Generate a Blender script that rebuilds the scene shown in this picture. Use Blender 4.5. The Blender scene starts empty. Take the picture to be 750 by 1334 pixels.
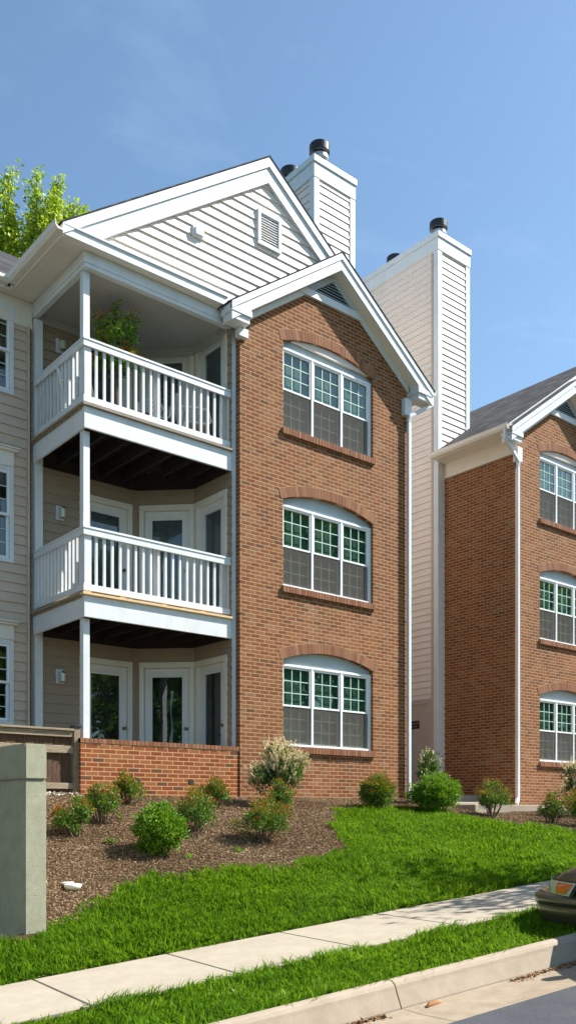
import bpy, math, random
import numpy as np
from mathutils import Vector, Matrix
from mathutils.geometry import tessellate_polygon
R = math.radians
random.seed(7); rng = np.random.default_rng(11)
sc = bpy.context.scene
COL = sc.collection

# ------------------------------------------------------------------ nodes
def newmat(name):
    m = bpy.data.materials.new(name); m.use_nodes = True
    nt = m.node_tree; nt.nodes.clear()
    return m, nt
def nd(nt, typ, props=None, **ins):
    n = nt.nodes.new(typ)
    for k, v in (props or {}).items(): setattr(n, k, v)
    for k, v in ins.items():
        key = int(k[1:]) if k[0] == 'i' and k[1:].isdigit() else k.replace('_', ' ')
        s = n.inputs[key]
        if hasattr(v, 'is_linked') or isinstance(v, bpy.types.NodeSocket): nt.links.new(v, s)
        else: s.default_value = v
    return n
def c4(c): return (c[0], c[1], c[2], 1)
def ramp(nt, fac, stops, interp='LINEAR'):
    r = nt.nodes.new('ShaderNodeValToRGB'); r.color_ramp.interpolation = interp
    e = r.color_ramp.elements
    while len(e) < len(stops): e.new(0.5)
    for i, (p, c) in enumerate(stops): e[i].position = p; e[i].color = c4(c)
    nt.links.new(fac, r.inputs[0]); return r.outputs[0]
def mth(nt, op, a, b=None, c=None, clamp=False):
    n = nt.nodes.new('ShaderNodeMath'); n.operation = op; n.use_clamp = clamp
    for i, v in enumerate((a, b, c)):
        if v is None: continue
        if isinstance(v, bpy.types.NodeSocket): nt.links.new(v, n.inputs[i])
        else: n.inputs[i].default_value = v
    return n.outputs[0]
def mixc(nt, fac, a, b, mode='MIX'):
    n = nt.nodes.new('ShaderNodeMix'); n.data_type = 'RGBA'; n.blend_type = mode
    for i, v in ((0, fac), (6, a), (7, b)):
        if isinstance(v, bpy.types.NodeSocket): nt.links.new(v, n.inputs[i])
        else: n.inputs[i].default_value = v if i == 0 else c4(v)
    return n.outputs[2]
def out(nt, sh): o = nt.nodes.new('ShaderNodeOutputMaterial'); nt.links.new(sh, o.inputs[0])
def objco(nt): return nt.nodes.new('ShaderNodeTexCoord').outputs['Object']
def simple(name, c1, c2=None, rough=.5, scale=6., bump=0., bscale=60., metal=0., spec=.5, stretch=None, dirt=None, coat=0.):
    """two-tone noise material with optional bump and dirt streaks"""
    m, nt = newmat(name); co = objco(nt)
    if stretch: co2 = nd(nt, 'ShaderNodeMapping', Vector=co, Scale=stretch).outputs[0]
    else: co2 = co
    n1 = nd(nt, 'ShaderNodeTexNoise', Vector=co2, Scale=scale, Detail=6., Roughness=.6).outputs[0]
    col = ramp(nt, n1, [(.32, c1), (.68, c2 or c1)])
    if dirt:
        n3 = nd(nt, 'ShaderNodeTexNoise', Vector=nd(nt, 'ShaderNodeMapping', Vector=co, Scale=(3, 3, .7)).outputs[0], Scale=1.3, Detail=8., Roughness=.7).outputs[0]
        f = ramp(nt, n3, [(.5, (0, 0, 0)), (.78, (1, 1, 1))])
        col = mixc(nt, mth(nt, 'MULTIPLY', f, dirt[1]), col, dirt[0])
    b = nd(nt, 'ShaderNodeBsdfPrincipled', Base_Color=col, Roughness=rough, Metallic=metal)
    b.inputs['Specular IOR Level'].default_value = spec
    b.inputs['Coat Weight'].default_value = coat
    if bump:
        n2 = nd(nt, 'ShaderNodeTexNoise', Vector=co2, Scale=bscale, Detail=5., Roughness=.65).outputs[0]
        bp = nd(nt, 'ShaderNodeBump', Height=n2, Strength=bump, Distance=.02)
        nt.links.new(bp.outputs[0], b.inputs['Normal'])
    out(nt, b.outputs[0]); return m
def brick_mat(name, stops, mortar, bw=.203, bh=.0677, mw=.0062):
    m, nt = newmat(name); co = objco(nt)
    dn = nd(nt, 'ShaderNodeTexNoise', Vector=co, Scale=14., Detail=2.).outputs[1]
    co = nd(nt, 'ShaderNodeVectorMath', {'operation': 'MULTIPLY_ADD'}, i0=dn, i1=(.006, .006, .006), i2=co).outputs[0]
    sx = nd(nt, 'ShaderNodeSeparateXYZ', Vector=co)
    x = mth(nt, 'ADD', sx.outputs[0], sx.outputs[1]); z = sx.outputs[2]
    zr = mth(nt, 'DIVIDE', z, bh); row = mth(nt, 'FLOOR', zr)
    xr = mth(nt, 'ADD', mth(nt, 'DIVIDE', x, bw), mth(nt, 'MULTIPLY', mth(nt, 'FLOORED_MODULO', row, 2.), .5)); colm = mth(nt, 'FLOOR', xr)
    fx = mth(nt, 'MULTIPLY', mth(nt, 'FRACT', xr), bw); fz = mth(nt, 'MULTIPLY', mth(nt, 'FRACT', zr), bh)
    ex = mth(nt, 'MINIMUM', fx, mth(nt, 'SUBTRACT', bw, fx)); ez = mth(nt, 'MINIMUM', fz, mth(nt, 'SUBTRACT', bh, fz))
    e = mth(nt, 'MINIMUM', ex, ez)
    mask = nd(nt, 'ShaderNodeMapRange', {'interpolation_type': 'SMOOTHSTEP'}, i0=e, i1=mw * .8, i2=mw * 1.5, i3=0., i4=1.).outputs[0]
    cv = nd(nt, 'ShaderNodeCombineXYZ', X=row, Y=colm).outputs[0]
    wn = nd(nt, 'ShaderNodeTexWhiteNoise', {'noise_dimensions': '3D'}, Vector=cv)
    bc = ramp(nt, wn.outputs[0], stops, 'CONSTANT')
    fine = nd(nt, 'ShaderNodeTexNoise', Vector=co, Scale=60., Detail=5., Roughness=.7).outputs[0]
    big = nd(nt, 'ShaderNodeTexNoise', Vector=co, Scale=.9, Detail=4.).outputs[0]
    v = mth(nt, 'ADD', mth(nt, 'MULTIPLY', fine, .7), mth(nt, 'MULTIPLY', big, .7)); v = mth(nt, 'ADD', v, .32)
    bc = mixc(nt, 1., bc, nd(nt, 'ShaderNodeCombineXYZ', X=v, Y=v, Z=v).outputs[0], 'MULTIPLY')
    sk = nd(nt, 'ShaderNodeTexNoise', Vector=nd(nt, 'ShaderNodeMapping', Vector=co, Scale=(3., 3., .35)).outputs[0], Scale=1.5, Detail=6., Roughness=.6).outputs[0]
    bc = mixc(nt, mth(nt, 'MULTIPLY', ramp(nt, sk, [(.48, (0, 0, 0)), (.7, (1, 1, 1))]), .35), bc, (.11, .055, .035))
    # whitish bloom patches on some bricks
    bl = nd(nt, 'ShaderNodeTexNoise', Vector=co, Scale=9., Detail=6., Roughness=.75).outputs[0]
    bc = mixc(nt, mth(nt, 'MULTIPLY', ramp(nt, bl, [(.58, (0, 0, 0)), (.75, (1, 1, 1))]), .22), bc, (.42, .29, .20))
    mc = mixc(nt, fine, tuple(a * .75 for a in mortar), tuple(a * 1.15 for a in mortar))
    col = mixc(nt, mask, mc, bc)
    b = nd(nt, 'ShaderNodeBsdfPrincipled', Base_Color=col, Roughness=.88)
    b.inputs['Specular IOR Level'].default_value = .2
    hgt = mth(nt, 'ADD', mask, mth(nt, 'MULTIPLY', fine, .5))
    bp = nd(nt, 'ShaderNodeBump', Height=hgt, Strength=.8, Distance=.006)
    nt.links.new(bp.outputs[0], b.inputs['Normal']); out(nt, b.outputs[0]); return m
def island(name, stops, rough=.6, transl=0., noise=None, spec=.3):
    """colour picked per loose piece (leaf, blade, brick, chip)"""
    m, nt = newmat(name); g = nt.nodes.new('ShaderNodeNewGeometry')
    fac = g.outputs['Random Per Island']
    if noise:
        n = nd(nt, 'ShaderNodeTexNoise', Vector=objco(nt), Scale=noise[0], Detail=4.).outputs[0]
        fac = mth(nt, 'ADD', mth(nt, 'MULTIPLY', fac, 1 - noise[1]), mth(nt, 'MULTIPLY', nd(nt, 'ShaderNodeMapRange', i0=n, i1=.3, i2=.7, i3=0., i4=1.).outputs[0], noise[1]))
    col = ramp(nt, fac, stops)
    b = nd(nt, 'ShaderNodeBsdfPrincipled', Base_Color=col, Roughness=rough); b.inputs['Specular IOR Level'].default_value = spec
    sh = b.outputs[0]
    if transl:
        t = nd(nt, 'ShaderNodeBsdfTranslucent', Color=mixc(nt, .6, col, (.35, .6, .03), 'MIX') if transl > 0 else col)
        sh = nd(nt, 'ShaderNodeMixShader', i0=abs(transl), i1=sh, i2=t.outputs[0]).outputs[0]
    out(nt, sh); return m
def glass_mat(name, ior=1.6, tint=(.84, .93, .88), gl=(.95, 1, 1)):
    m, nt = newmat(name)
    w = nd(nt, 'ShaderNodeTexNoise', Vector=objco(nt), Scale=1.6, Detail=1.).outputs[0]
    bp = nd(nt, 'ShaderNodeBump', Height=w, Strength=.25, Distance=.01).outputs[0]
    fc = nd(nt, 'ShaderNodeLayerWeight', Blend=.5).outputs[1]; r0 = ((ior - 1) / (ior + 1)) ** 2
    f = mth(nt, 'ADD', mth(nt, 'MULTIPLY', mth(nt, 'POWER', fc, 4.), 1 - r0), r0)
    t = nd(nt, 'ShaderNodeBsdfTransparent', Color=c4(tint)).outputs[0]
    g = nd(nt, 'ShaderNodeBsdfGlossy', Color=c4(gl), Roughness=.015, Normal=bp).outputs[0]
    out(nt, nd(nt, 'ShaderNodeMixShader', i0=f, i1=t, i2=g).outputs[0]); return m
def screen_mat(name, col, a):
    m, nt = newmat(name)
    d = nd(nt, 'ShaderNodeBsdfDiffuse', Color=c4(col)).outputs[0]
    t = nd(nt, 'ShaderNodeBsdfTransparent').outputs[0]
    out(nt, nd(nt, 'ShaderNodeMixShader', i0=a, i1=t, i2=d).outputs[0]); return m
def blind_mat(name, c1, c2):
    m, nt = newmat(name)
    s = nd(nt, 'ShaderNodeSeparateXYZ', Vector=objco(nt)).outputs[2]
    f = mth(nt, 'FRACT', mth(nt, 'DIVIDE', s, .045))
    col = ramp(nt, f, [(.0, c2), (.25, c1), (.75, c1), (1., c2)])
    b = nd(nt, 'ShaderNodeBsdfPrincipled', Base_Color=col, Roughness=.6); out(nt, b.outputs[0]); return m

M = {}
M['brick'] = brick_mat('brick', [(0, (.205, .070, .031)), (.2, (.24, .095, .045)), (.42, (.215, .076, .034)), (.6, (.255, .112, .058)), (.74, (.185, .060, .029)), (.88, (.14, .058, .036)), (.95, (.25, .128, .076))], (.44, .30, .145))
M['brick_red'] = brick_mat('brick_red', [(0, (.26, .066, .027)), (.25, (.30, .088, .036)), (.5, (.23, .056, .024)), (.7, (.31, .112, .052)), (.86, (.14, .055, .036)), (.94, (.28, .078, .034))], (.55, .35, .145))
M['brick_piece'] = island('brick_piece', [(0, (.21, .08, .04)), (.4, (.27, .12, .062)), (.8, (.31, .155, .09)), (1, (.19, .07, .036))], rough=.9)
M['mortar'] = simple('mortar', (.34, .23, .105), (.42, .29, .135), rough=.95, scale=30, bump=.4, bscale=150)
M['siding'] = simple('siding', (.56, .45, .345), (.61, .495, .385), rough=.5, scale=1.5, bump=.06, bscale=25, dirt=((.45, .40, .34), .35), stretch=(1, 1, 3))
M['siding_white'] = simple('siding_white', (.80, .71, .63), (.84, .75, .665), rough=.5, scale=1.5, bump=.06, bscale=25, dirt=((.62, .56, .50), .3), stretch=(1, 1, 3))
M['siding_porch'] = simple('siding_porch', (.32, .245, .175), (.36, .28, .20), rough=.6, scale=1.5, bump=.06, bscale=25, dirt=((.32, .26, .2), .35), stretch=(1, 1, 3))  # wing siding tone lowered, with the porch shade put into the colour
M['trim'] = simple('trim', (.66, .70, .715), (.73, .76, .77), rough=.38, scale=2.5, bump=.10, bscale=7, dirt=((.52, .54, .52), .4))
M['cream'] = simple('cream', (.74, .70, .62), (.78, .745, .665), rough=.5, scale=2.5, dirt=((.6, .55, .45), .35))
M['paintw'] = simple('paintw', (.66, .695, .71), (.74, .76, .765), rough=.42, scale=4, bump=.12, bscale=40, dirt=((.50, .50, .46), .5))
M['vinyl'] = simple('vinyl', (.80, .82, .82), (.84, .85, .85), rough=.3, scale=3)
M['header'] = simple('header', (.40, .47, .50), (.45, .52, .55), rough=.45, scale=3)
M['grille'] = simple('grille', (.42, .58, .52), (.47, .63, .57), rough=.4)
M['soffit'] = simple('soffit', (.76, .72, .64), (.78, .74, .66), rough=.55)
M['ceiling'] = simple('ceiling', (.42, .41, .375), (.46, .45, .41), rough=.7)  # white ceiling greyed so its colour carries the porch shade
M['dark'] = simple('dark', (.012, .012, .012), (.02, .02, .02), rough=.8)
M['black'] = simple('black', (.01, .01, .011), (.02, .02, .022), rough=.35, scale=10, bump=.05)
M['galv'] = simple('galv', (.33, .34, .35), (.45, .46, .47), rough=.4, metal=.7, scale=14)
M['shingle'] = None
M['deckwood'] = simple('deckwood', (.010, .006, .0045), (.026, .014, .010), rough=.8, scale=8, bump=.3, stretch=(1, 8, 1))  # wood colour taken near black to carry the shade under the decks
M['oldwood'] = simple('oldwood', (.16, .12, .075), (.38, .30, .20), rough=.85, scale=9, bump=.5, bscale=30, stretch=(8, 8, 1))
M['oldwood_h'] = simple('oldwood_h', (.20, .15, .09), (.44, .35, .24), rough=.85, scale=9, bump=.5, bscale=30, stretch=(1, 8, 9))
M['fence_board'] = simple('fence_board', (.045, .022, .012), (.16, .085, .045), rough=.85, scale=9, bump=.5, bscale=30, stretch=(9, 9, .8))
M['newwood'] = simple('newwood', (.62, .40, .18), (.70, .50, .27), rough=.7, scale=8, stretch=(1, 8, 8))
M['greywood'] = simple('greywood', (.20, .17, .13), (.36, .31, .25), rough=.8, scale=9, bump=.4, stretch=(1, 9, 9))
M['glass'] = glass_mat('glass', 1.62)
M['glass_door'] = glass_mat('glass_door', 1.55, tint=(.8, .84, .84))
M['screen'] = screen_mat('screen', (.12, .112, .10), .66)
M['blind'] = blind_mat('blind', (.05, .12, .085), (.012, .035, .024))
M['room_grey'] = simple('room_grey', (.15, .165, .175), (.21, .225, .235), rough=.9, scale=2, stretch=(6, 6, .4))  # grey reflection of the upper door panes, put into the backing colour
M['room'] = simple('room', (.03, .032, .035), (.05, .052, .055), rough=.9, scale=3)  # near-black tone standing in for the unlit interior behind glass
M['door'] = simple('door', (.70, .71, .69), (.74, .75, .73), rough=.4)
M['doortan'] = simple('doortan', (.47, .40, .34), (.51, .435, .37), rough=.5)
M['brass'] = simple('brass', (.30, .22, .10), rough=.3, metal=1.)
M['curtain'] = simple('curtain', (.62, .62, .60), (.75, .75, .73), rough=.9, scale=20, stretch=(6, 6, .5))
M['chair'] = simple('chair', (.78, .77, .74), rough=.4)
M['stem'] = simple('stem', (.10, .065, .04), (.19, .13, .08), rough=.9, scale=20)
M['bark'] = simple('bark', (.08, .06, .045), (.19, .15, .12), rough=.95, scale=12, bump=.6, bscale=20, stretch=(4, 4, 1))
M['grass'] = island('grass', [(0, (.008, .030, .001)), (.3, (.030, .105, .002)), (.65, (.095, .215, .003)), (.90, (.22, .34, .008)), (.955, (.42, .44, .16))], rough=.65, transl=.35, noise=(2.1, .30), spec=.08)
M['leaf_green'] = island('leaf_green', [(0, (.018, .055, .008)), (.5, (.06, .15, .014)), (1, (.17, .30, .03))], rough=.45, transl=.18)
M['leaf_bright'] = island('leaf_bright', [(0, (.03, .09, .006)), (.5, (.10, .24, .012)), (1, (.27, .42, .03))], rough=.45, transl=.22)
M['leaf_dark'] = island('leaf_dark', [(0, (.018, .05, .010)), (.6, (.05, .11, .018)), (1, (.13, .22, .05))], rough=.28, transl=.15, spec=.5)
M['leaf_red'] = island('leaf_red', [(0, (.36, .05, .012)), (.45, (.50, .13, .02)), (1, (.46, .32, .04))], rough=.45, transl=-.3)
M['blossom'] = island('blossom', [(0, (.60, .50, .28)), (.6, (.80, .69, .42)), (1, (.88, .82, .60))], rough=.8, transl=-.2)
M['leaf_spring'] = island('leaf_spring', [(0, (.20, .30, .02)), (.5, (.46, .52, .03)), (1, (.68, .68, .07))], rough=.5, transl=.4)
M['leaf_tree'] = island('leaf_tree', [(0, (.05, .12, .02)), (.5, (.10, .22, .03)), (1, (.20, .32, .05))], rough=.5, transl=.35)
M['chips'] = island('chips', [(0, (.11, .065, .030)), (.35, (.24, .152, .080)), (.75, (.37, .255, .145)), (.95, (.52, .40, .26)), (1, (.62, .52, .38))], rough=.9, noise=(.9, .35))
M['debris'] = island('debris', [(0, (.12, .05, .02)), (.6, (.30, .14, .05)), (1, (.48, .30, .13))], rough=.8)
M['stones'] = island('stones', [(0, (.3, .24, .17)), (.5, (.5, .43, .33)), (1, (.7, .66, .6))], rough=.8)
M['asphalt'] = simple('asphalt', (.062, .068, .080), (.085, .092, .105), rough=.85, scale=3, bump=.9, bscale=130)
M['plastic_white'] = simple('plastic_white', (.75, .73, .68), rough=.4)
M['sign'] = simple('sign', (.018, .008, .008), rough=.4)
M['letters'] = simple('letters', (.42, .33, .32), rough=.6)

def concrete(name, c1, c2, stain, sc_=5., bump=.5):
    m, nt = newmat(name); co = objco(nt)
    n1 = nd(nt, 'ShaderNodeTexNoise', Vector=co, Scale=sc_, Detail=8., Roughness=.7).outputs[0]
    n2 = nd(nt, 'ShaderNodeTexNoise', Vector=co, Scale=120., Detail=3., Roughness=.8).outputs[0]
    n3 = nd(nt, 'ShaderNodeTexNoise', Vector=co, Scale=.7, Detail=7., Roughness=.65).outputs[0]
    vo = nd(nt, 'ShaderNodeTexVoronoi', Vector=co, Scale=16.).outputs[0]
    col = ramp(nt, n1, [(.3, c1), (.7, c2)])
    col = mixc(nt, mth(nt, 'MULTIPLY', ramp(nt, n3, [(.5, (0, 0, 0)), (.72, (1, 1, 1))]), .55), col, stain)
    col = mixc(nt, mth(nt, 'MULTIPLY', ramp(nt, n2, [(.55, (0, 0, 0)), (.75, (1, 1, 1))]), .35), col, tuple(a * .5 for a in c1))
    b = nd(nt, 'ShaderNodeBsdfPrincipled', Base_Color=col, Roughness=.9); b.inputs['Specular IOR Level'].default_value = .2
    pit = ramp(nt, vo, [(.0, (0, 0, 0)), (.13, (1, 1, 1))])
    h = mth(nt, 'ADD', mth(nt, 'MULTIPLY', n2, .5), mth(nt, 'MULTIPLY', pit, .8 if 'wall' in name else .15))
    bp = nd(nt, 'ShaderNodeBump', Height=h, Strength=bump, Distance=.01)
    nt.links.new(bp.outputs[0], b.inputs['Normal']); out(nt, b.outputs[0]); return m
M['walk'] = concrete('walk', (.35, .30, .23), (.425, .37, .29), (.27, .225, .165))
M['kerb'] = concrete('kerb', (.33, .27, .20), (.43, .355, .27), (.22, .175, .125))
M['pan'] = concrete('pan', (.27, .215, .15), (.40, .325, .235), (.19, .14, .09), bump=.9)
M['cwall'] = concrete('concrete_wall', (.32, .31, .215), (.43, .425, .315), (.21, .205, .135), sc_=6., bump=1.)
def soil_mat():
    m, nt = newmat('soil'); co = objco(nt)
    n1 = nd(nt, 'ShaderNodeTexNoise', Vector=co, Scale=45., Detail=6., Roughness=.8).outputs[0]
    n2 = nd(nt, 'ShaderNodeTexNoise', Vector=co, Scale=1.2, Detail=4.).outputs[0]
    col = ramp(nt, n1, [(.3, (.04, .023, .012)), (.55, (.13, .08, .045)), (.75, (.24, .16, .10))])
    col = mixc(nt, mth(nt, 'MULTIPLY', n2, .5), col, (.06, .036, .025))
    b = nd(nt, 'ShaderNodeBsdfPrincipled', Base_Color=col, Roughness=1.); b.inputs['Specular IOR Level'].default_value = .1
    bp = nd(nt, 'ShaderNodeBump', Height=n1, Strength=1., Distance=.04)
    nt.links.new(bp.outputs[0], b.inputs['Normal']); out(nt, b.outputs[0]); return m
M['soil'] = soil_mat()
M['turfsoil'] = simple('turfsoil', (.010, .028, .003), (.030, .045, .008), rough=1., scale=25, bump=.5, bscale=80, spec=0.)
def shingle_mat():
    m, nt = newmat('shingle'); co = objco(nt)
    s = nd(nt, 'ShaderNodeSeparateXYZ', Vector=co)
    y = mth(nt, 'ADD', s.outputs[1], mth(nt, 'MULTIPLY', s.outputs[0], 0.)); z = s.outputs[2]
    h = .082; zr = mth(nt, 'DIVIDE', z, h); row = mth(nt, 'FLOOR', zr)
    off = nd(nt, 'ShaderNodeTexWhiteNoise', {'noise_dimensions': '1D'}, W=row).outputs[0]
    xr = mth(nt, 'ADD', mth(nt, 'DIVIDE', y, .28), off)
    cv = nd(nt, 'ShaderNodeCombineXYZ', X=row, Y=mth(nt, 'FLOOR', xr)).outputs[0]
    wn = nd(nt, 'ShaderNodeTexWhiteNoise', {'noise_dimensions': '3D'}, Vector=cv).outputs[0]
    f = nd(nt, 'ShaderNodeTexNoise', Vector=co, Scale=90., Detail=4., Roughness=.8).outputs[0]
    fac = mth(nt, 'ADD', mth(nt, 'MULTIPLY', wn, .5), mth(nt, 'MULTIPLY', f, .5))
    col = ramp(nt, fac, [(.2, (.022, .022, .026)), (.55, (.05, .05, .056)), (.8, (.10, .097, .095))])
    b = nd(nt, 'ShaderNodeBsdfPrincipled', Base_Color=col, Roughness=.95); b.inputs['Specular IOR Level'].default_value = .2
    fr = mth(nt, 'FRACT', zr); hh = mth(nt, 'ADD', mth(nt, 'MULTIPLY', mth(nt, 'SUBTRACT', 1., fr), .8), mth(nt, 'MULTIPLY', f, .5))
    bp = nd(nt, 'ShaderNodeBump', Height=hh, Strength=.9, Distance=.012)
    nt.links.new(bp.outputs[0], b.inputs['Normal']); out(nt, b.outputs[0]); return m
M['shingle'] = shingle_mat()
def paint(name, c, metal=.55):
    m, nt = newmat(name)
    n = nd(nt, 'ShaderNodeTexNoise', Vector=objco(nt), Scale=900., Detail=1.).outputs[0]
    col = mixc(nt, n, tuple(a * .8 for a in c), tuple(a * 1.25 for a in c))
    b = nd(nt, 'ShaderNodeBsdfPrincipled', Base_Color=col, Roughness=.34, Metallic=metal)
    b.inputs['Coat Weight'].default_value = .7; b.inputs['Coat Roughness'].default_value = .04
    out(nt, b.outputs[0]); return m
M['carpaint'] = paint('carpaint', (.115, .100, .066))
M['rubber'] = simple('rubber', (.015, .015, .015), rough=.8, bump=.3)
M['alloy'] = simple('alloy', (.5, .5, .5), rough=.3, metal=.9)
M['carglass'] = simple('carglass', (.01, .012, .013), rough=.03, spec=.9)
def lens(name, c, tr):
    m, nt = newmat(name)
    b = nd(nt, 'ShaderNodeBsdfPrincipled', Base_Color=c4(c), Roughness=.12)
    b.inputs['Transmission Weight'].default_value = tr; b.inputs['Coat Weight'].default_value = 1.
    out(nt, b.outputs[0]); return m
M['lens_clear'] = lens('lens_clear', (.62, .64, .50), .15)
M['lens_amber'] = lens('lens_amber', (.75, .16, .01), .0)
M['chrome'] = simple('chrome', (.7, .7, .68), rough=.12, metal=1.)

# ------------------------------------------------------------------ mesh builder
ORG = Vector((0, 0, 0)); MIR = None      # MIR: mirror constant c -> x' = c - x
class Fr:                                 # a wall frame: s along the wall, n outwards, z up
    def __init__(s, x, y, dx, dy):
        l = math.hypot(dx, dy); s.p = (x, y); s.d = (dx / l, dy / l); s.n = (dy / l, -dx / l)
    def __call__(s, a, n, z): return (s.p[0] + s.d[0] * a + s.n[0] * n, s.p[1] + s.d[1] * a + s.n[1] * n, z)
WORLD = Fr(0, 0, 1, 0); WORLD.n = (0, 1)
class MB:
    def __init__(s): s.v = []; s.f = []
    def add(s, vs, fs):
        b = len(s.v); s.v += [tuple(p) for p in vs]; s.f += [tuple(b + i for i in f) for f in fs]; return s
    def quad(s, a, b, c, d): return s.add([a, b, c, d], [(0, 1, 2, 3)])
    def fbox(s, F, a0, a1, n0, n1, z0, z1):
        vs = [F(a, n, z) for z in (z0, z1) for n in (n0, n1) for a in (a0, a1)]
        return s.add(vs, [(0, 1, 3, 2), (4, 6, 7, 5), (0, 4, 5, 1), (2, 3, 7, 6), (0, 2, 6, 4), (1, 5, 7, 3)])
    def box(s, x0, x1, y0, y1, z0, z1): return s.fbox(WORLD, x0, x1, y0, y1, z0, z1)
    def extr(s, pts3, vec):
        n = len(pts3); v = Vector(vec)
        vs = [Vector(p) for p in pts3] + [Vector(p) + v for p in pts3]
        tris = tessellate_polygon([[Vector(p) for p in pts3]])
        fs = [tuple(t) for t in tris] + [tuple(n + i for i in reversed(t)) for t in tris]
        fs += [(i, (i + 1) % n, n + (i + 1) % n, n + i) for i in range(n)]
        return s.add(vs, fs)
    def pxz(s, poly, y0, y1): return s.extr([(x, y0, z) for x, z in poly], (0, y1 - y0, 0))
    def pxy(s, poly, z0, z1): return s.extr([(x, y, z0) for x, y in poly], (0, 0, z1 - z0))
    def pyz(s, poly, x0, x1): return s.extr([(x0, y, z) for y, z in poly], (x1 - x0, 0, 0))
    def tube(s, pts, rad, n=8, cap=True):
        pts = [Vector(p) for p in pts]; rings = []
        if not hasattr(rad, '__len__'): rad = [rad] * len(pts)
        b0 = len(s.v)
        ref = None
        for i, p in enumerate(pts):
            t = (pts[min(i + 1, len(pts) - 1)] - pts[max(i - 1, 0)]).normalized()
            if ref is None: ref = Vector((0, 0, 1)) if abs(t.z) < .9 else Vector((1, 0, 0))
            a = t.cross(ref).normalized(); b = t.cross(a).normalized(); ref = b.cross(t).normalized() if False else ref
            for k in range(n):
                w = 2 * math.pi * k / n
                s.v.append(tuple(p + (a * math.cos(w) + b * math.sin(w)) * rad[i]))
        for i in range(len(pts) - 1):
            for k in range(n):
                s.f.append((b0 + i * n + k, b0 + i * n + (k + 1) % n, b0 + (i + 1) * n + (k + 1) % n, b0 + (i + 1) * n + k))
        if cap:
            s.f.append(tuple(b0 + k for k in reversed(range(n)))); s.f.append(tuple(b0 + (len(pts) - 1) * n + k for k in range(n)))
        return s
    def lathe(s, c, prof, n=20, axis='z'):
        b0 = len(s.v)
        for r, h in prof:
            for k in range(n):
                w = 2 * math.pi * k / n; a, b = r * math.cos(w), r * math.sin(w)
                s.v.append({'z': (c[0] + a, c[1] + b, c[2] + h), 'x': (c[0] + h, c[1] + a, c[2] + b), 'y': (c[0] + a, c[1] + h, c[2] + b)}[axis])
        for i in range(len(prof) - 1):
            for k in range(n):
                s.f.append((b0 + i * n + k, b0 + i * n + (k + 1) % n, b0 + (i + 1) * n + (k + 1) % n, b0 + (i + 1) * n + k))
        s.f.append(tuple(b0 + k for k in range(n))); s.f.append(tuple(b0 + (len(prof) - 1) * n + k for k in range(n)))
        return s
    def build(s, name, mat, parent=None, smooth=False, bevel=0., fix=True):
        V = s.v
        if MIR is not None:
            V = [(MIR - x, y, z) for x, y, z in V]
        V = [(x - ORG.x, y - ORG.y, z - ORG.z) for x, y, z in V]
        me = bpy.data.meshes.new(name); me.from_pydata(V, [], s.f); me.update()
        if fix:
            import bmesh
            bm = bmesh.new(); bm.from_mesh(me); bmesh.ops.recalc_face_normals(bm, faces=bm.faces); bm.to_mesh(me); bm.free()
        o = link(name, me, mat, parent)
        if smooth: me.polygons.foreach_set('use_smooth', [True] * len(me.polygons))
        if bevel:
            b = o.modifiers.new('bevel', 'BEVEL'); b.width = bevel; b.segments = 1; b.limit_method = 'ANGLE'; b.angle_limit = R(50)
        return o
def link(name, me, mat, parent=None):
    o = bpy.data.objects.new(name, me); COL.objects.link(o)
    for mm in (mat if isinstance(mat, (list, tuple)) else [mat]): me.materials.append(mm)
    if parent is not None: o.parent = parent
    elif ORG.length: o.location = ORG
    return o
def thing(name, loc, label, cat, group=None):
    global ORG
    o = bpy.data.objects.new(name, None); COL.objects.link(o); o.location = loc; o.empty_display_size = .3
    ORG = Vector(loc); tag(o, label, cat, group); return o
def tag(o, label, cat, group=None):
    o['label'] = label; o['category'] = cat
    if group: o['group'] = group
    return o
def root0():
    global ORG; ORG = Vector((0, 0, 0))
def npmesh(name, V, F, mat, parent=None, smooth=False):
    """V (n,3), F list of (array of loops per face)"""
    me = bpy.data.meshes.new(name)
    V = np.asarray(V, np.float32); me.vertices.add(len(V)); me.vertices.foreach_set('co', V.ravel())
    loops = np.concatenate([f.ravel() for f in F]).astype(np.int32)
    counts = np.concatenate([np.full(len(f), f.shape[1], np.int32) for f in F])
    me.loops.add(len(loops)); me.loops.foreach_set('vertex_index', loops)
    me.polygons.add(len(counts)); st = np.zeros(len(counts), np.int32); st[1:] = np.cumsum(counts)[:-1]
    me.polygons.foreach_set('loop_start', st); me.polygons.foreach_set('loop_total', counts)
    if smooth: me.polygons.foreach_set('use_smooth', np.ones(len(counts), bool))
    me.update(calc_edges=True); me.validate()
    return link(name, me, mat, parent)
def leaves(P, D, L, W, fold=.25):
    """P (n,3) base points, D (n,3) directions, L lengths, W widths -> V, F (folded diamond of two triangles pairs)"""
    n = len(P); D = D / np.linalg.norm(D, axis=1, keepdims=True)
    r = rng.normal(size=(n, 3)); S = np.cross(D, r); S /= np.linalg.norm(S, axis=1, keepdims=True); U = np.cross(S, D)
    L = np.broadcast_to(L, n)[:, None]; W = np.broadcast_to(W, n)[:, None]
    mid = P + D * L * .45
    V = np.stack([P, mid + S * W * .5 + U * W * fold, P + D * L, mid - S * W * .5 + U * W * fold], 1).reshape(-1, 3)
    i = np.arange(n)[:, None] * 4
    F = [np.concatenate([i + np.array([[0, 1, 2]]), i + np.array([[0, 2, 3]])])]
    return V, F
def rnd_dirs(n): d = rng.normal(size=(n, 3)); return d / np.linalg.norm(d, axis=1, keepdims=True)

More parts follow.
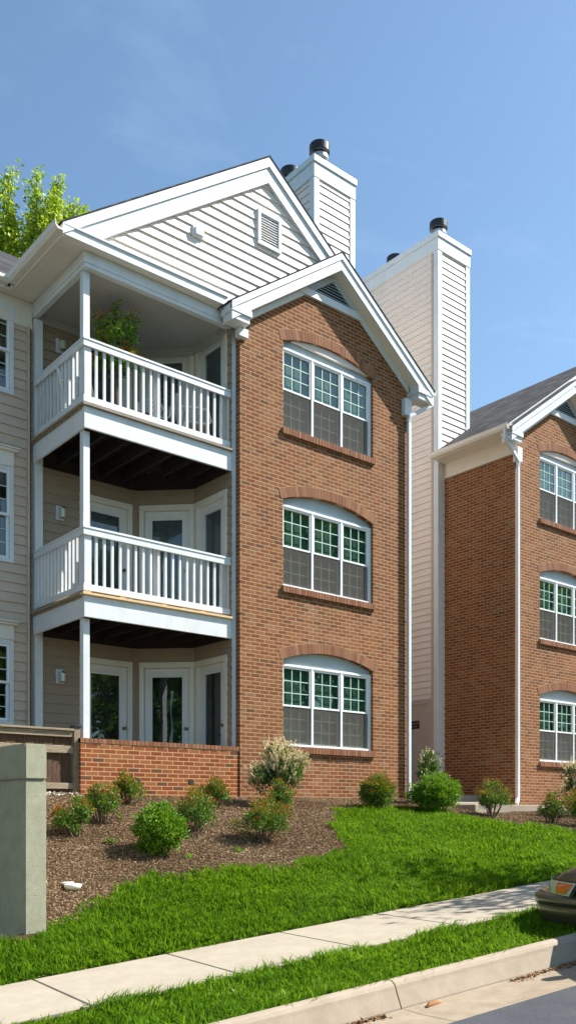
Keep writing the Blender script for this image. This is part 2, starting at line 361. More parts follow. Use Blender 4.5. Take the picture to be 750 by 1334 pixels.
# ------------------------------------------------------------------ terrain
def S(u, v): return -1.65 + .083 * (.995 * np.clip(u, -40, 45) - .096 * v)
def vs(u): return 7.23 - .092 * (u - 2.9)
def sst(x, a, b): t = np.clip((x - a) / (b - a), 0, 1); return t * t * (3 - 2 * t)
def H(u, v):
    u = np.asarray(u, float); v = np.asarray(v, float)
    z = S(u, v); a = vs(np.clip(u, -30, 40))
    t = np.clip((v - a) / np.maximum(12.15 - a, .5), 0, 1); g = .75 * t + .25 * t * t * (3 - 2 * t)
    zb = .22 - .16 * sst(u, 13.0, 13.9) + .10 * sst(u, 17.2, 18.2) + np.maximum(0, u - 20) * .06
    zz = z + (zb - z) * g
    low = (u < 3.62) & (v > 8.1)
    zz = np.where(low, S(u, v) - .1, zz)
    amp = .016 * ((u > 1.5) & (u < 20) & (v > a + .1) & (v < 12.1))
    zz = zz + amp * (np.sin(u * 3.1 + v * 2) * np.cos(v * 3.7 - u)) + amp * .6 * np.sin(u * 9 + 3 * np.sin(v * 5)) * np.cos(v * 11)
    road = v < a - 2.45
    zz = np.where(road, S(u, v) - .22, zz)
    return zz
GE = np.array([(-5, 7.95), (3.0, 8.0), (3.75, 8.12), (4.16, 8.32), (4.63, 8.65), (5.14, 8.8), (5.73, 8.91), (6.42, 8.8), (7.13, 8.64), (8.1, 8.85), (8.64, 9.16), (8.91, 9.57), (9.39, 10.29), (9.99, 10.87), (10.9, 11.13), (11.87, 11.13), (12.2, 10.7), (12.35, 10.05), (12.56, 9.46), (12.89, 8.92), (13.23, 8.41), (14.2, 7.7), (16, 6.8), (30, 5.6)])
def gedge(u): return np.interp(u, GE[:, 0], GE[:, 1]) + .07 * np.sin(u * 5.1) + .05 * np.sin(u * 11.7 + 1) + .03 * np.sin(u * 27)
def terrain():
    xs = np.unique(np.concatenate([np.linspace(-300, -10, 12), np.linspace(-10, 1.5, 24), np.linspace(1.5, 16, 146), np.linspace(16, 30, 57), np.linspace(30, 300, 16), [3.615, 3.625]]))
    ys = np.unique(np.concatenate([np.linspace(-300, -12, 12), np.linspace(-12, 2, 15), np.linspace(2, 12.5, 106), np.linspace(12.5, 40, 30), np.linspace(40, 300, 12), [8.095, 8.105]]))
    X, Y = np.meshgrid(xs, ys); Z = H(X, Y)
    V = np.stack([X.ravel(), Y.ravel(), Z.ravel()], 1); nx = len(xs); ny = len(ys)
    i = (np.arange(ny - 1)[:, None] * nx + np.arange(nx - 1)[None]).ravel()
    F = np.stack([i, i + 1, i + 1 + nx, i + nx], 1)
    o = npmesh('ground', V, [F], [M['soil'], M['turfsoil']], smooth=True)
    cx = X.ravel()[F].mean(1); cy = Y.ravel()[F].mean(1)
    turf = (cy < gedge(cx) - .1) & (cy > vs(cx) - 2.5)
    turf |= (cy > 45) | (cy < -18) | (cx > 40) | (cx < -8)
    o.data.polygons.foreach_set('material_index', turf.astype(np.int32)); o['kind'] = 'structure'
terrain()
# street-aligned sheets: offset o measured in v from the sidewalk's inner edge line
def strip(name, mat, u0, u1, prof, step=1., gap=0., bevel=0., joints=None, uoff=0.):
    """prof: list of (offset, dz) cross-section (open polyline) swept along the street"""
    m = MB()
    us = joints if joints is not None else list(np.arange(u0, u1 + .001, step))
    for a, b in zip(us[:-1], us[1:]):
        a2, b2 = a + gap / 2, b - gap / 2
        A = [(a2 + .092 * o_, vs(a2) + o_, S(a2, vs(a2) + o_) + dz) for o_, dz in prof]
        B = [(b2 + .092 * o_, vs(b2) + o_, S(b2, vs(b2) + o_) + dz) for o_, dz in prof]
        n = len(A); m.add(A + B, [(i, i + 1, n + i + 1, n + i) for i in range(n - 1)] + ([tuple(range(n)), tuple(range(n, 2 * n))] if gap else []))
    o = m.build(name, mat, bevel=bevel); o['kind'] = 'structure'; return o
root0()
strip('sidewalk', M['walk'], -9, 40, [(0, -.12), (0, .025), (-1.27, .020), (-1.27, -.12)], joints=list(np.arange(-9.3, 40, 1.25)), gap=.014, bevel=.006)
strip('kerb', M['kerb'], -9, 40, [(-2.36, -.2), (-2.37, .02), (-2.42, .021), (-2.448, .010), (-2.468, -.012), (-2.478, -.04), (-2.535, -.162), (-2.56, -.3)], joints=list(np.arange(-7.15, 40, 3.05)), gap=.012)
strip('gutter', M['pan'], -9, 40, [(-2.555, -.166), (-2.75, -.172), (-3.08, -.160), (-3.09, -.3)], joints=list(np.arange(-7.15, 40, 3.05)), gap=.008)
strip('street', M['asphalt'], -60, 60, [(-3.085, -.157), (-6, -.155), (-16, -.155), (-24, -.155)], joints=[-60, -20, 0, 8, 20, 44])

# ------------------------------------------------------------------ grass
def blades(n_try, region, hgt=(.045, .10)):
    u = rng.uniform(1.2, 24, n_try); v = rng.uniform(2.5, 11.6, n_try)
    dens = np.clip(1.25 - (u - 3) * .055, .35, 1)
    k = region(u, v) & (rng.random(n_try) < dens); u, v = u[k], v[k]; n = len(u)
    # clump: move towards local centres
    cu = np.sin(u * 7.3 + 2 * np.sin(v * 5.1)); cv = np.cos(v * 8.1 + 2 * np.sin(u * 4.3)); u = u + .03 * cu; v = v + .03 * cv
    z = H(u, v); h = rng.uniform(*hgt, n) * (.75 + .35 * (np.sin(u * 2.3 + v) * np.cos(v * 3.1 - u * 1.7)) + .35 * rng.random(n)) * (.80 + .55 * np.sin(u * 38 + 5 * np.sin(v * 9)) * np.sin(v * 44 + 4 * np.sin(u * 11))) * (1 + (u > 12) * .1)
    h = np.maximum(h, .042); w = rng.uniform(.0035, .0065, n) * (1 + np.clip((u - 7) * .08, 0, .8))
    az = rng.uniform(0, 2 * np.pi, n); lean = np.abs(rng.normal(.55, .45, n))
    fx = .5 * np.sin(u * 1.9 + 1.3 * v) ; fy = .5 * np.cos(u * 1.4 - 2.2 * v)
    lx = np.cos(az) * lean + fx * .5; ly = np.sin(az) * lean + fy * .5
    sx, sy = -np.sin(az + .6), np.cos(az + .6)
    P = np.stack([u, v, z - .01], 1); Sd = np.stack([sx * w, sy * w, 0 * w], 1)
    mid = P + np.stack([lx * h * .35, ly * h * .35, h * .62], 1); tip = P + np.stack([lx * h * 1.1, ly * h * 1.1, h * (1.05 - .25 * np.minimum(1.6, lean))], 1)
    V = np.stack([P - Sd, P + Sd, mid + Sd * .85, mid - Sd * .85, tip], 1).reshape(-1, 3)
    i = np.arange(n)[:, None] * 5
    return V, [i + np.array([[0, 1, 2, 3]]), i + np.array([[3, 2, 4]])], n
ED = lambda u: .035 * np.sin(u * 6.1) + .03 * np.sin(u * 17.3) + .02 * np.sin(u * 41)
edge_in = lambda u, v: (v > vs(u) + .03 + ED(u) * .8) & (v < gedge(u)) & ~((u < 3.73) & (v > 8.05) & (u > 3.45))
V, F, n = blades(1250000, edge_in)
o = npmesh('lawn', V, F, M['grass']); o['kind'] = 'stuff'; tag(o, 'thick bright green lawn between the mulch bed and the sidewalk', 'grass')
V, F, n = blades(1250000, lambda u, v: (v < vs(u) - 1.27 + ED(u) * .9) & (v > vs(u) - 2.40 + ED(u + 3) * .8))
o = npmesh('verge_grass', V, F, M['grass']); o['kind'] = 'stuff'; tag(o, 'narrow strip of bright green grass between sidewalk and kerb', 'grass')

# mulch chips
def chips(n, umin, umax, vmin, vmax, cond, size, mat, name, label, cat, lift=.006, flat=.35):
    u = rng.uniform(umin, umax, n); v = rng.uniform(vmin, vmax, n); k = cond(u, v); u, v = u[k], v[k]; n = len(u)
    P = np.stack([u, v, H(u, v) + lift + rng.random(n) * .015], 1)
    D = rng.normal(size=(n, 3)); D[:, 2] *= flat
    V, F = leaves(P, D, rng.uniform(size[0], size[1], n), rng.uniform(size[2], size[3], n), .12)
    o = npmesh(name, V, F, mat); o['kind'] = 'stuff'; tag(o, label, cat); return o
chips(420000, 3.75, 19, 7.9, 12.2, lambda u, v: (v > gedge(u) - .12) & ~((u > 13.75) & (v > 10.9) & (u < 17.6)), (.014, .042, .005, .011), M['chips'], 'mulch', 'brown shredded bark mulch covering the planting bed', 'mulch')
chips(5000, 5.2, 6.25, 12.0, 12.6, lambda u, v: np.abs(v - 12.28) < .05 + .12 * rng.random(len(u)), (.02, .05, .02, .04), M['stones'], 'gravel', 'pale gravel along the foot of the wooden fence', 'gravel', lift=.02, flat=1.)

# ------------------------------------------------------------------ building
def siding(m, F, ext, z0, z1, holes=(), step=.16, t=.024, base=.004):
    nb = math.ceil((z1 - z0) / step - 1e-6)
    hz = [h[2] for h in holes] + [h[3] for h in holes]
    for k in range(nb):
        a, b = z0 + k * step, min(z1, z0 + (k + 1) * step)
        br = sorted({a, b, *[h for h in hz if a < h < b]})
        for p, q in zip(br[:-1], br[1:]):
            mid = (p + q) / 2
            iv = [(ext(p), ext(q))]
            spans = [((ext(p)[0], ext(q)[0]), (ext(p)[1], ext(q)[1]))]
            for h in holes:
                if h[2] < mid < h[3]:
                    ns = []
                    for L, Rr in spans:
                        if h[1] <= L[0] or h[0] >= Rr[0]: ns.append((L, Rr)); continue
                        if h[0] > L[0]: ns.append((L, (h[0], h[0])))
                        if h[1] < Rr[0]: ns.append(((h[1], h[1]), Rr))
                    spans = ns
            op = base + t * (1 - (p - a) / step); oq = base + t * (1 - (q - a) / step)
            for L, Rr in spans:
                if Rr[0] - L[0] < .005: continue
                m.add([F(L[0], op, p), F(Rr[0], op, p), F(Rr[1], oq, q), F(L[1], oq, q)], [(0, 1, 2, 3)])
                if p == a: m.add([F(L[0], 0, p), F(Rr[0], 0, p), F(Rr[0], op, p), F(L[0], op, p)], [(0, 1, 2, 3)])
def flat_ext(a, b): return lambda z: (a, b)

def grille(m, F, s0, s1, z0, z1, n, w=.016, nx=3, nz=3):
    for i in range(1, nx): c = s0 + (s1 - s0) * i / nx; m.fbox(F, c - w / 2, c + w / 2, n, n + .008, z0, z1)
    for i in range(1, nz): c = z0 + (z1 - z0) * i / nz; m.fbox(F, s0, s1, n + .001, n + .0085, c - w / 2, c + w / 2)
def sash_frame(m, F, s0, s1, z0, z1, w, n0, n1):
    m.fbox(F, s0, s1, n0, n1, z0, z0 + w); m.fbox(F, s0, s1, n0, n1, z1 - w, z1)
    m.fbox(F, s0, s0 + w, n0, n1, z0 + w, z1 - w); m.fbox(F, s1 - w, s1, n0, n1, z0 + w, z1 - w)
ARC = []
def arc_z(u, uc, hw, zs, rise): Rr = (hw * hw + rise * rise) / (2 * rise); return zs + math.sqrt(max(0, Rr * Rr - (u - uc) ** 2)) - (Rr - rise)
def arch_window(B, F, uc, hw, zsill, screen_all=True):
    """triple double-hung window under a segmental brick arch; opening bottom zsill"""
    rise = .19; zs = zsill + 1.53; ztop = zsill + 1.43
    fr = MB(); fw = .045
    ws = (2 * hw - .07) / 3
    # outer frame
    n0, n1 = -.16, -.055
    fr.fbox(F, uc - hw, uc - hw + fw, n0, n1, zsill, ztop + .03); fr.fbox(F, uc + hw - fw - .02, uc + hw, n0, n1, zsill, ztop + .03)
    fr.fbox(F, uc - hw - .0, uc + hw, n0 - .01, n1 + .012, zsill - .012, zsill + .038); fr.fbox(F, uc - hw + fw, uc + hw - fw, n0, n1 - .004, ztop - .015, ztop + .03)
    units = []
    x0 = uc - hw + fw; x1 = uc + hw - fw - .02; uw = (x1 - x0 - .10) / 3
    for i in range(3):
        a = x0 + i * (uw + .05); units.append((a, a + uw))
        if i < 2: fr.fbox(F, a + uw, a + uw + .05, n0, n1 - .008, zsill + .038, ztop - .015)
    wo = fr.build('window', M['vinyl'], B, bevel=.004)
    # header panel under the arch
    hp = MB(); N = 16; pts = [(uc - hw, ztop + .03), (uc + hw, ztop + .03)] + [(uc + hw - 2 * hw * i / N, arc_z(uc + hw - 2 * hw * i / N, uc, hw, zs, rise) - .001) for i in range(N + 1)]
    hp.extr([F(a, -.10, z) for a, z in pts], Vector(F(0, -.15, 0)) - Vector(F(0, -.10, 0)))
    hp.build('header_panel', M['header'], wo)
    zb, zt = zsill + .038, ztop - .015; zm = (zb + zt) / 2
    for i, (a, b) in enumerate(units):
        up = MB(); sash_frame(up, F, a, b, zm - .02, zt, .034, -.105, -.075); up.build('upper_sash', M['vinyl'], wo, bevel=.003)
        lo = MB(); sash_frame(lo, F, a, b, zb, zm + .018, .034, -.135, -.107); lo.build('lower_sash', M['vinyl'], wo, bevel=.003)
        g = MB(); grille(g, F, a + .034, b - .034, zm + .014, zt - .034, -.098); g.build('grille', M['grille'], wo)
        g = MB(); grille(g, F, a + .034, b - .034, zb + .034, zm - .016, -.128); g.build('grille', M['grille'], wo)
        p = MB(); p.fbox(F, a + .02, b - .02, -.105, -.101, zm + .0, zt - .02); p.build('pane', M['glass'], wo)
        p = MB(); p.fbox(F, a + .02, b - .02, -.138, -.134, zb + .02, zm - .004); p.build('pane', M['glass'], wo)
        s_ = MB(); q = [F(a + .004, -.085, zb + .002), F(b - .004, -.085, zb + .002), F(b - .004, -.085, zm - .021), F(a + .004, -.085, zm - .021)]
        s_.quad(*q); s_.build('insect_screen', M['screen'], wo, fix=False)
        bl = MB(); bl.quad(F(a - .02, -.150, zb - .02), F(b + .02, -.150, zb - .02), F(b + .02, -.150, zt + .02), F(a - .02, -.150, zt + .02)); bl.build('blind', M['blind'], wo, fix=False)
    # brick sill: rowlock pieces
    sl = MB(); n = 33; w = (2 * hw + .06) / n
    sl2 = MB(); sl2.fbox(F, uc - hw - .03, uc + hw + .03, -.05, .040, zsill - .115, zsill - .018)
    for i in range(n):
        a = uc - hw - .03 + i * w; sl.fbox(F, a + .005, a + w - .005, -.05, .05 + random.uniform(-.003, .003), zsill - .12, zsill - .0125)
    so = sl.build('brick_sill', M['brick_piece'], wo); sl2.build('mortar_bed', M['mortar'], so)
    ar = MB(); am = MB(); Rr = (hw * hw + rise * rise) / (2 * rise); cz = zs + rise - Rr; th = math.asin((hw + .01) / Rr); n = 32; hh = .175
    def P(ang, r, nn): return F(uc + r * math.sin(ang), nn, cz + r * math.cos(ang))
    th2 = th + .012
    for i in range(n):
        a0 = -th2 + 2 * th2 * i / n; a1 = a0 + 2 * th2 / n; g = .0045 / Rr; o_ = .005 + random.uniform(-.001, .002)
        a0 += g; a1 -= g; vs_ = [P(a0, Rr, -.10), P(a1, Rr, -.10), P(a1, Rr + hh, -.10), P(a0, Rr + hh, -.10), P(a0, Rr, o_), P(a1, Rr, o_), P(a1, Rr + hh, o_), P(a0, Rr + hh, o_)]
        ar.add(vs_, [(0, 1, 2, 3), (7, 6, 5, 4), (0, 4, 5, 1), (1, 5, 6, 2), (2, 6, 7, 3), (3, 7, 4, 0)])
    for i in range(24):
        a0 = -th2 + 2 * th2 * i / 24; a1 = a0 + 2 * th2 / 24; g = 0
        vs_ = [P(a0, Rr + .002, -.10), P(a1, Rr + .002, -.10), P(a1, Rr + hh + .008, -.10), P(a0, Rr + hh + .008, -.10), P(a0, Rr + .002, .003), P(a1, Rr + .002, .003), P(a1, Rr + hh + .008, .003), P(a0, Rr + hh + .008, .003)]
        am.add(vs_, [(7, 6, 5, 4), (0, 4, 5, 1), (2, 6, 7, 3)])
    ao = ar.build('brick_arch', M['brick_piece'], wo); am.build('mortar_bed', M['mortar'], ao)
    pts = [(uc - hw, zsill)] + [(uc + hw, zsill)] + [(uc + hw - 2 * hw * i / N, arc_z(uc + hw - 2 * hw * i / N, uc, hw, zs, rise)) for i in range(N + 1)]
    return pts
def wall_holes(m, F, outer, holes, depth=.17):
    polys = [[Vector((a, z, 0)) for a, z in outer]] + [[Vector((a, z, 0)) for a, z in h] for h in holes]
    flat = [p for pl in polys for p in pl]
    tris = tessellate_polygon(polys)
    m.add([F(p.x, 0, p.y) for p in flat], [tuple(t) for t in tris])
    for h in holes:
        n = len(h)
        for i in range(n):
            a, b = h[i], h[(i + 1) % n]; m.add([F(a[0], 0, a[1]), F(b[0], 0, b[1]), F(b[0], -depth, b[1]), F(a[0], -depth, a[1])], [(0, 1, 2, 3)])
    n = len(outer)

def door_unit(B, F, s0, s1, zf, knob_side=1, head=2.17, glass=None, kind='glass'):
    """white glazed patio door with casing, s0..s1 outer casing edges"""
    c = MB(); cw = .085
    c.fbox(F, s0, s0 + cw, -.06, .032, zf, zf + head - .1); c.fbox(F, s1 - cw, s1, -.06, .032, zf, zf + head - .1); c.fbox(F, s0, s1, -.06, .036, zf + head - .1, zf + head)
    c.fbox(F, s0 + cw, s1 - cw, -.10, .0, zf - .02, zf + .03)
    d = c.build('door', M['cream'], B, bevel=.004)
    lf = MB(); a, b = s0 + cw + .004, s1 - cw - .004; z0, z1 = zf + .03, zf + head - .104
    st = .13 if glass is None else glass
    g0, g1, h0, h1 = a + st, b - st, z0 + .2, z1 - .15
    lf.fbox(F, a, g0, -.08, -.035, z0, z1); lf.fbox(F, g1, b, -.08, -.035, z0, z1); lf.fbox(F, g0, g1, -.08, -.035, z0, h0); lf.fbox(F, g0, g1, -.08, -.035, h1, z1)
    sash_frame(lf, F, g0 - .02, g1 + .02, h0 - .02, h1 + .02, .03, -.034, -.02)
    lf.build('door_leaf', M['door'], d, bevel=.003)
    p = MB(); p.fbox(F, g0, g1, -.06, -.054, h0, h1); p.build('pane', M['glass_door'], d)
    dp = -.28 if zf < 1 else -.085; ee = .1 if zf < 1 else .01; r = MB(); r.quad(F(g0 - ee, dp, h0 - ee), F(g1 + ee, dp, h0 - ee), F(g1 + ee, dp, h1 + ee), F(g0 - ee, dp, h1 + ee)); r.build('curtain', M['room'] if zf < 1 else M['room_grey'], d, fix=False)  # flat sheet behind the pane: painted interior dark below, grey reflection on upper floors
    k = MB(); sx = b - .06 if knob_side > 0 else a + .06
    q = F(sx, -.035, zf + .98); nrm = Vector(F(0, 1, 0)) - Vector(F(0, 0, 0)); q = Vector(q)
    k.tube([q, q + nrm * .03, q + nrm * .035, q + nrm * .06, q + nrm * .075], [.028, .028, .012, .03, .018], 10); k.build('door_knob', M['brass'], d, smooth=True)
    return d, (g0, g1, h0, h1)

def lantern(B, F, s, z):
    m = MB(); m.fbox(F, s - .075, s + .075, 0.022, .045, z - .12, z + .12); o = m.build('wall_lantern', M['paintw'], B, bevel=.004)
    g = MB(); c = F(s, .14, z)
    g.tube([F(s, .045, z + .05), F(s, .10, z + .08), F(s, .14, z + .07)], .012, 6); g.lathe(c, [(.055, .06), (.06, .045), (.015, .085)], 12); g.lathe(c, [(.055, -.10), (.03, -.115)], 12); g.build('bracket', M['chrome'], o)
    g = MB(); g.lathe(c, [(.048, -.1), (.052, .045)], 8); g.build('glass_shade', M['lens_clear'], o)

def simple_window(B, F, s0, s1, z0, z1, nrows=3, ncols=3, cornice=True):
    m = MB(); cw = .07
    m.fbox(F, s0 - cw, s0, -.03, .045, z0 - cw, z1 + cw); m.fbox(F, s1, s1 + cw, -.03, .045, z0 - cw, z1 + cw); m.fbox(F, s0, s1, -.03, .05, z0 - cw, z0); m.fbox(F, s0, s1, -.03, .045, z1, z1 + cw)
    o = m.build('window', M['paintw'], B, bevel=.004)
    if cornice:
        c = MB(); c.fbox(F, s0 - cw, s1 + cw, .0, .06, z1 + cw, z1 + cw + .24); c.fbox(F, s0 - cw - .05, s1 + cw + .05, 0, .11, z1 + cw + .24, z1 + cw + .28); c.fbox(F, s0 - cw - .08, s1 + cw + .08, 0, .14, z1 + cw + .28, z1 + cw + .31); c.build('window_cornice', M['cream'], o, bevel=.008)
    zm = (z0 + z1) / 2
    s_ = MB(); sash_frame(s_, F, s0, s1, zm - .02, z1, .04, -.01, .03); s_.build('upper_sash', M['vinyl'], o)
    s_ = MB(); sash_frame(s_, F, s0, s1, z0, zm + .02, .04, -.045, -.011); s_.build('lower_sash', M['vinyl'], o)
    for (a, b, nn) in ((zm + .02, z1 - .04, .012), (z0 + .04, zm - .02, -.03)):
        g = MB(); grille(g, F, s0 + .04, s1 - .04, a, b, nn, nx=ncols, nz=nrows); g.build('grille', M['grille'], o)
        p = MB(); p.fbox(F, s0 + .03, s1 - .03, nn - .012, nn - .007, a - .01, b + .01); p.build('pane', M['glass'], o)
    r = MB(); r.quad(F(s0, -.3, z0 - .1), F(s1, -.3, z0 - .1), F(s1, -.3, z1 + .1), F(s0, -.3, z1 + .1)); r.build('blind', M['room'], o, fix=False)  # plain dark sheet painted as the unlit interior behind the sashes

def downspout(B, pts, name='downspout', w=.042):
    """rectangular pipe along points"""
    m = MB(); 
    for a, b in zip(pts[:-1], pts[1:]):
        a, b = Vector(a), Vector(b); t = (b - a).normalized(); X = Vector((0, 1, 0)) if abs(t.y) < .9 else Vector((1, 0, 0))
        s = t.cross(X).normalized(); r = s.cross(t).normalized(); e = t * .02
        vs_ = [p + s * i * w + r * j * w * .8 for p in (a - e, b + e) for i, j in ((-1, -1), (1, -1), (1, 1), (-1, 1))]
        m.add(vs_, [(0, 1, 2, 3), (4, 5, 6, 7), (0, 1, 5, 4), (1, 2, 6, 5), (2, 3, 7, 6), (3, 0, 4, 7)])
    return m.build(name, M['paintw'], B, bevel=.01)
def gutter_y(m, x, y0, y1, z, side):
    """K gutter along y, outer lip towards side (-1 / +1)"""
    pr = [(0, 0), (.085, 0), (.125, .045), (.125, .10), (.135, .12), (.12, .12), (.11, .05), (.02, .015), (0, .12)]
    m.extr([(x + side * a, y0, z + b) for a, b in pr], (0, y1 - y0, 0))
def gutter_x(m, y, x0, x1, z):
    pr = [(0, 0), (.085, 0), (.125, .045), (.125, .10), (.135, .12), (.12, .12), (.11, .05), (.02, .015), (0, .12)]
    m.extr([(x0, y - a, z + b) for a, b in pr], (x1 - x0, 0, 0))

SL = .711
def vband(uc, ztop, hw, d0, d1):       # inverted V band between ztop-d0 and ztop-d1
    return [(uc - hw, ztop - SL * hw - d0), (uc, ztop - d0), (uc + hw, ztop - SL * hw - d0), (uc + hw, ztop - SL * hw - d1), (uc, ztop - d1), (uc - hw, ztop - SL * hw - d1)]

def building(B, chim, full):
    FR = Fr(0, 12.18, 1, 0)            # brick face frame (s = u)
    # ---- brick bay
    wins = []
    for zsill in (1.155, 3.975, 6.755): wins.append(arch_window(B, FR, 11.145, 1.115, zsill))
    zt = lambda u: 9.855 - SL * abs(u - 11.20)
    m = MB(); outer = [(9.09, -.6), (13.2, -.6), (13.2, zt(13.2)), (11.20, zt(11.20)), (9.09, zt(9.09))]
    wall_holes(m, FR, outer, wins)
    m.add([(9.09, 12.18, -.6), (9.09, 12.5, -.6), (9.09, 12.5, 8.4), (9.09, 12.18, 8.4)], [(0, 1, 2, 3)])
    m.add([(13.2, 12.18, -.6), (13.2, 24, -.6), (13.2, 24, 8.6), (13.2, 12.18, 8.6)], [(0, 1, 2, 3)])
    m.build('brick_wall', M['brick'], B)
    m = MB(); m.add([(5.0, 24, -.6), (13.2, 24, -.6), (13.2, 24, 8.3), (9.5, 24, 11.0), (5.0, 24, 8.3)], [(0, 1, 2, 3, 4)]); m.add([(5.0, 14.4, -.6), (5.0, 24, -.6), (5.0, 24, 8.3), (5.0, 14.4, 8.3)], [(0, 1, 2, 3)]); m.build('rear_wall', M['siding'], B)
    # frieze board on the side wall
    m = MB(); m.box(13.2, 13.225, 12.2, chim[2] + .0, 8.0, 8.34); m.build('frieze_board', M['cream'], B, bevel=.004)
    # ---- small gable over the bay
    uc, hw, zt_ = 11.20, 2.48, 10.15
    m = MB(); m.pxz(vband(uc, zt_, hw, 0., .125), 11.90, 11.95); m.pxz(vband(uc, zt_, hw - .01, .115, .31), 11.92, 11.97); m.build('rake_board', M['trim'], B, bevel=.006)
    m = MB(); m.pxz(vband(uc, zt_, hw - .02, .27, .295), 11.97, 12.2); m.build('gable_soffit', M['soffit'], B)
    m = MB(); m.pxz(vband(uc, zt_, 2.02, .30, .42), 12.15, 12.178); m.build('frieze_board', M['trim'], B, bevel=.004)
    for sx in (-1, 1):
        m = MB(); a = uc + sx * hw; b = a - sx * .43
        m.box(min(a, b) + .0, max(a, b), 11.91, 12.22, 8.24, 8.34); m.box(min(a, b) + .03, max(a, b) - .03, 11.94, 12.2, 8.13, 8.24)
        m.pxz([(a, 8.34), (b, 8.34), (b, 8.34 + .33), (a, 8.38)], 11.925, 12.15)
        if sx > 0: m.box(13.50, 13.672, 11.96, 12.2, 8.34, 8.48)
        cbx = (9.0, 9.2, 7.98) if sx < 0 else (13.05, 13.24, 7.80)
        m.box(cbx[0], cbx[1], 12.08, 12.21, cbx[2], 8.13)
        m.build('eave_return', M['trim'], B, bevel=.008)
    # louvred attic vent
    m = MB(); zb0, zb1 = 9.25, 9.39
    hb = (zt_ - .30 - zb0) / SL
    m.pxz([(uc - hb, zb0), (uc + hb, zb0), (uc + hb - .14 / SL, zb1), (uc - hb + .14 / SL, zb1)], 12.13, 12.185); lv = m.build('louvre_vent', M['trim'], B, bevel=.004)
    m = MB(); m.quad((uc - .6, 12.176, zb1 - .01), (uc + .6, 12.176, zb1 - .01), (uc + .02, 12.176, 9.85), (uc - .02, 12.176, 9.85)); m.build('vent_backing', M['dark'], lv, fix=False)
    m = MB(); z = zb1 + .02
    while z < 9.79:
        h = (zt_ - .31 - z) / SL; m.extr([(uc - h, 12.175, z + .03), (uc - h, 12.135, z), (uc - h, 12.135, z + .012), (uc - h, 12.175, z + .042)], (2 * h, 0, 0)); z += .052
    m.build('louvre_slats', M['header'], lv)
    # ---- main gable
    gc, ghw, gz = 9.68, 3.84, 11.295
    m = MB(); m.pxz(vband(gc, gz, ghw, 0., .165), 12.115, 12.17); dd = (gz - .43 - 8.42) / SL; m.pxz([(gc - ghw + .02, 8.42), (gc - ghw + .02, gz - SL * ghw - .14), (gc, gz - .155), (gc + ghw - .3, gz - SL * (ghw - .3) - .155), (gc + dd - .2, 8.55), (gc, gz - .43), (gc - dd, 8.42)], 12.142, 12.20); m.build('rake_board', M['trim'], B, bevel=.006)
    FG = Fr(0, 12.215, 1, 0)
    m = MB(); top = gz - .40
    def ext(z): h = max(0, (top - z) / SL); return (gc - h, gc + h)
    siding(m, FG, ext, 8.56, top, holes=[(9.48, 9.96, 9.77, 10.34), (8.15, 8.34, 9.36, 9.50)], t=.024)
    m.pxz([(6.0, 8.45), (13.2, 8.3), (13.3, 8.5), (gc, gz - .25), (6.0, 8.60)], 12.222, 12.27); m.build('gable_siding', M['siding_white'], B)
    m = MB(); sash_frame(m, FG, 9.46, 9.98, 9.75, 10.36, .065, 0, .06); gv = m.build('gable_vent', M['vinyl'], B, bevel=.006)
    m = MB(); z = 9.82
    while z < 10.29: m.extr([(9.525, 12.20, z + .03), (9.525, 12.17, z), (9.525, 12.17, z + .01), (9.525, 12.20, z + .04)], (.39, 0, 0)); z += .045
    m.build('louvre_slats', M['vinyl'], gv)
    m = MB(); m.fbox(FG, 8.14, 8.35, 0, .05, 9.345, 9.51); m.fbox(FG, 8.165, 8.325, .05, .09, 9.37, 9.49); gv = m.build('exhaust_vent', M['vinyl'], B, bevel=.006)
    # eave cornice across the gable front, with sloping cap
    m = MB(); m.box(5.86, 8.80, 12.132, 12.165, 8.41, 8.545); m.pyz([(12.11, 8.545), (12.11, 8.575), (12.205, 8.60), (12.205, 8.52)], 5.87, 8.80); m.build('cornice', M['trim'], B, bevel=.006)
    m = MB(); m.box(5.86, 9.0, 12.165, 12.3, 8.412, 8.43); m.build('cornice_soffit', M['soffit'], B)
    # roof slabs
    m = MB(); m.pxz([(gc - ghw - .03, gz - SL * (ghw + .03) + .005), (gc, gz + .005), (13.74, gz - SL * (13.74 - gc) + .005), (13.74, gz - SL * (13.74 - gc) + .026), (gc, gz + .028), (gc - ghw - .03, gz - SL * (ghw + .03) + .026)], 12.105, chim[2] - .05)
    m.pxz([(gc - ghw - .03, gz - SL * (ghw + .03) + .005), (gc, gz + .005), (13.22, gz - SL * (13.22 - gc) + .005), (13.22, gz - SL * (13.22 - gc) + .026), (gc, gz + .028), (gc - ghw - .03, gz - SL * (ghw + .03) + .026)], chim[2] - .049, 24.4)
    m.pxz([(uc - hw - .03, zt_ - SL * (hw + .03) + .004), (uc, zt_ + .004), (uc + hw + .035, zt_ - SL * (hw + .035) + .004), (uc + hw + .035, zt_ - SL * (hw + .035) + .024), (uc, zt_ + .027), (uc - hw - .03, zt_ - SL * (hw + .03) + .024)], 11.89, 13.0)
    # roof's right slope extends over the side eave
    rf = m.build('roof', M['shingle'], B)
    m = MB(); m.pxz([(9.3, 8.44), (13.25, 8.44), (13.25, 8.6), (gc, gz - .05), (6.0, 8.6), (6.0, 8.44)], 12.3, 24.2); m.build('attic', M['siding'], rf)
    # right side eave: soffit, fascia, gutter
    m = MB(); m.box(13.2, 13.66, 12.2, chim[2] - .05, 8.335, 8.35); m.build('soffit', M['cream'], B)
    m = MB(); m.box(13.655, 13.685, 11.98, chim[2] - .05, 8.31, 8.43); m.build('fascia', M['cream'], B)
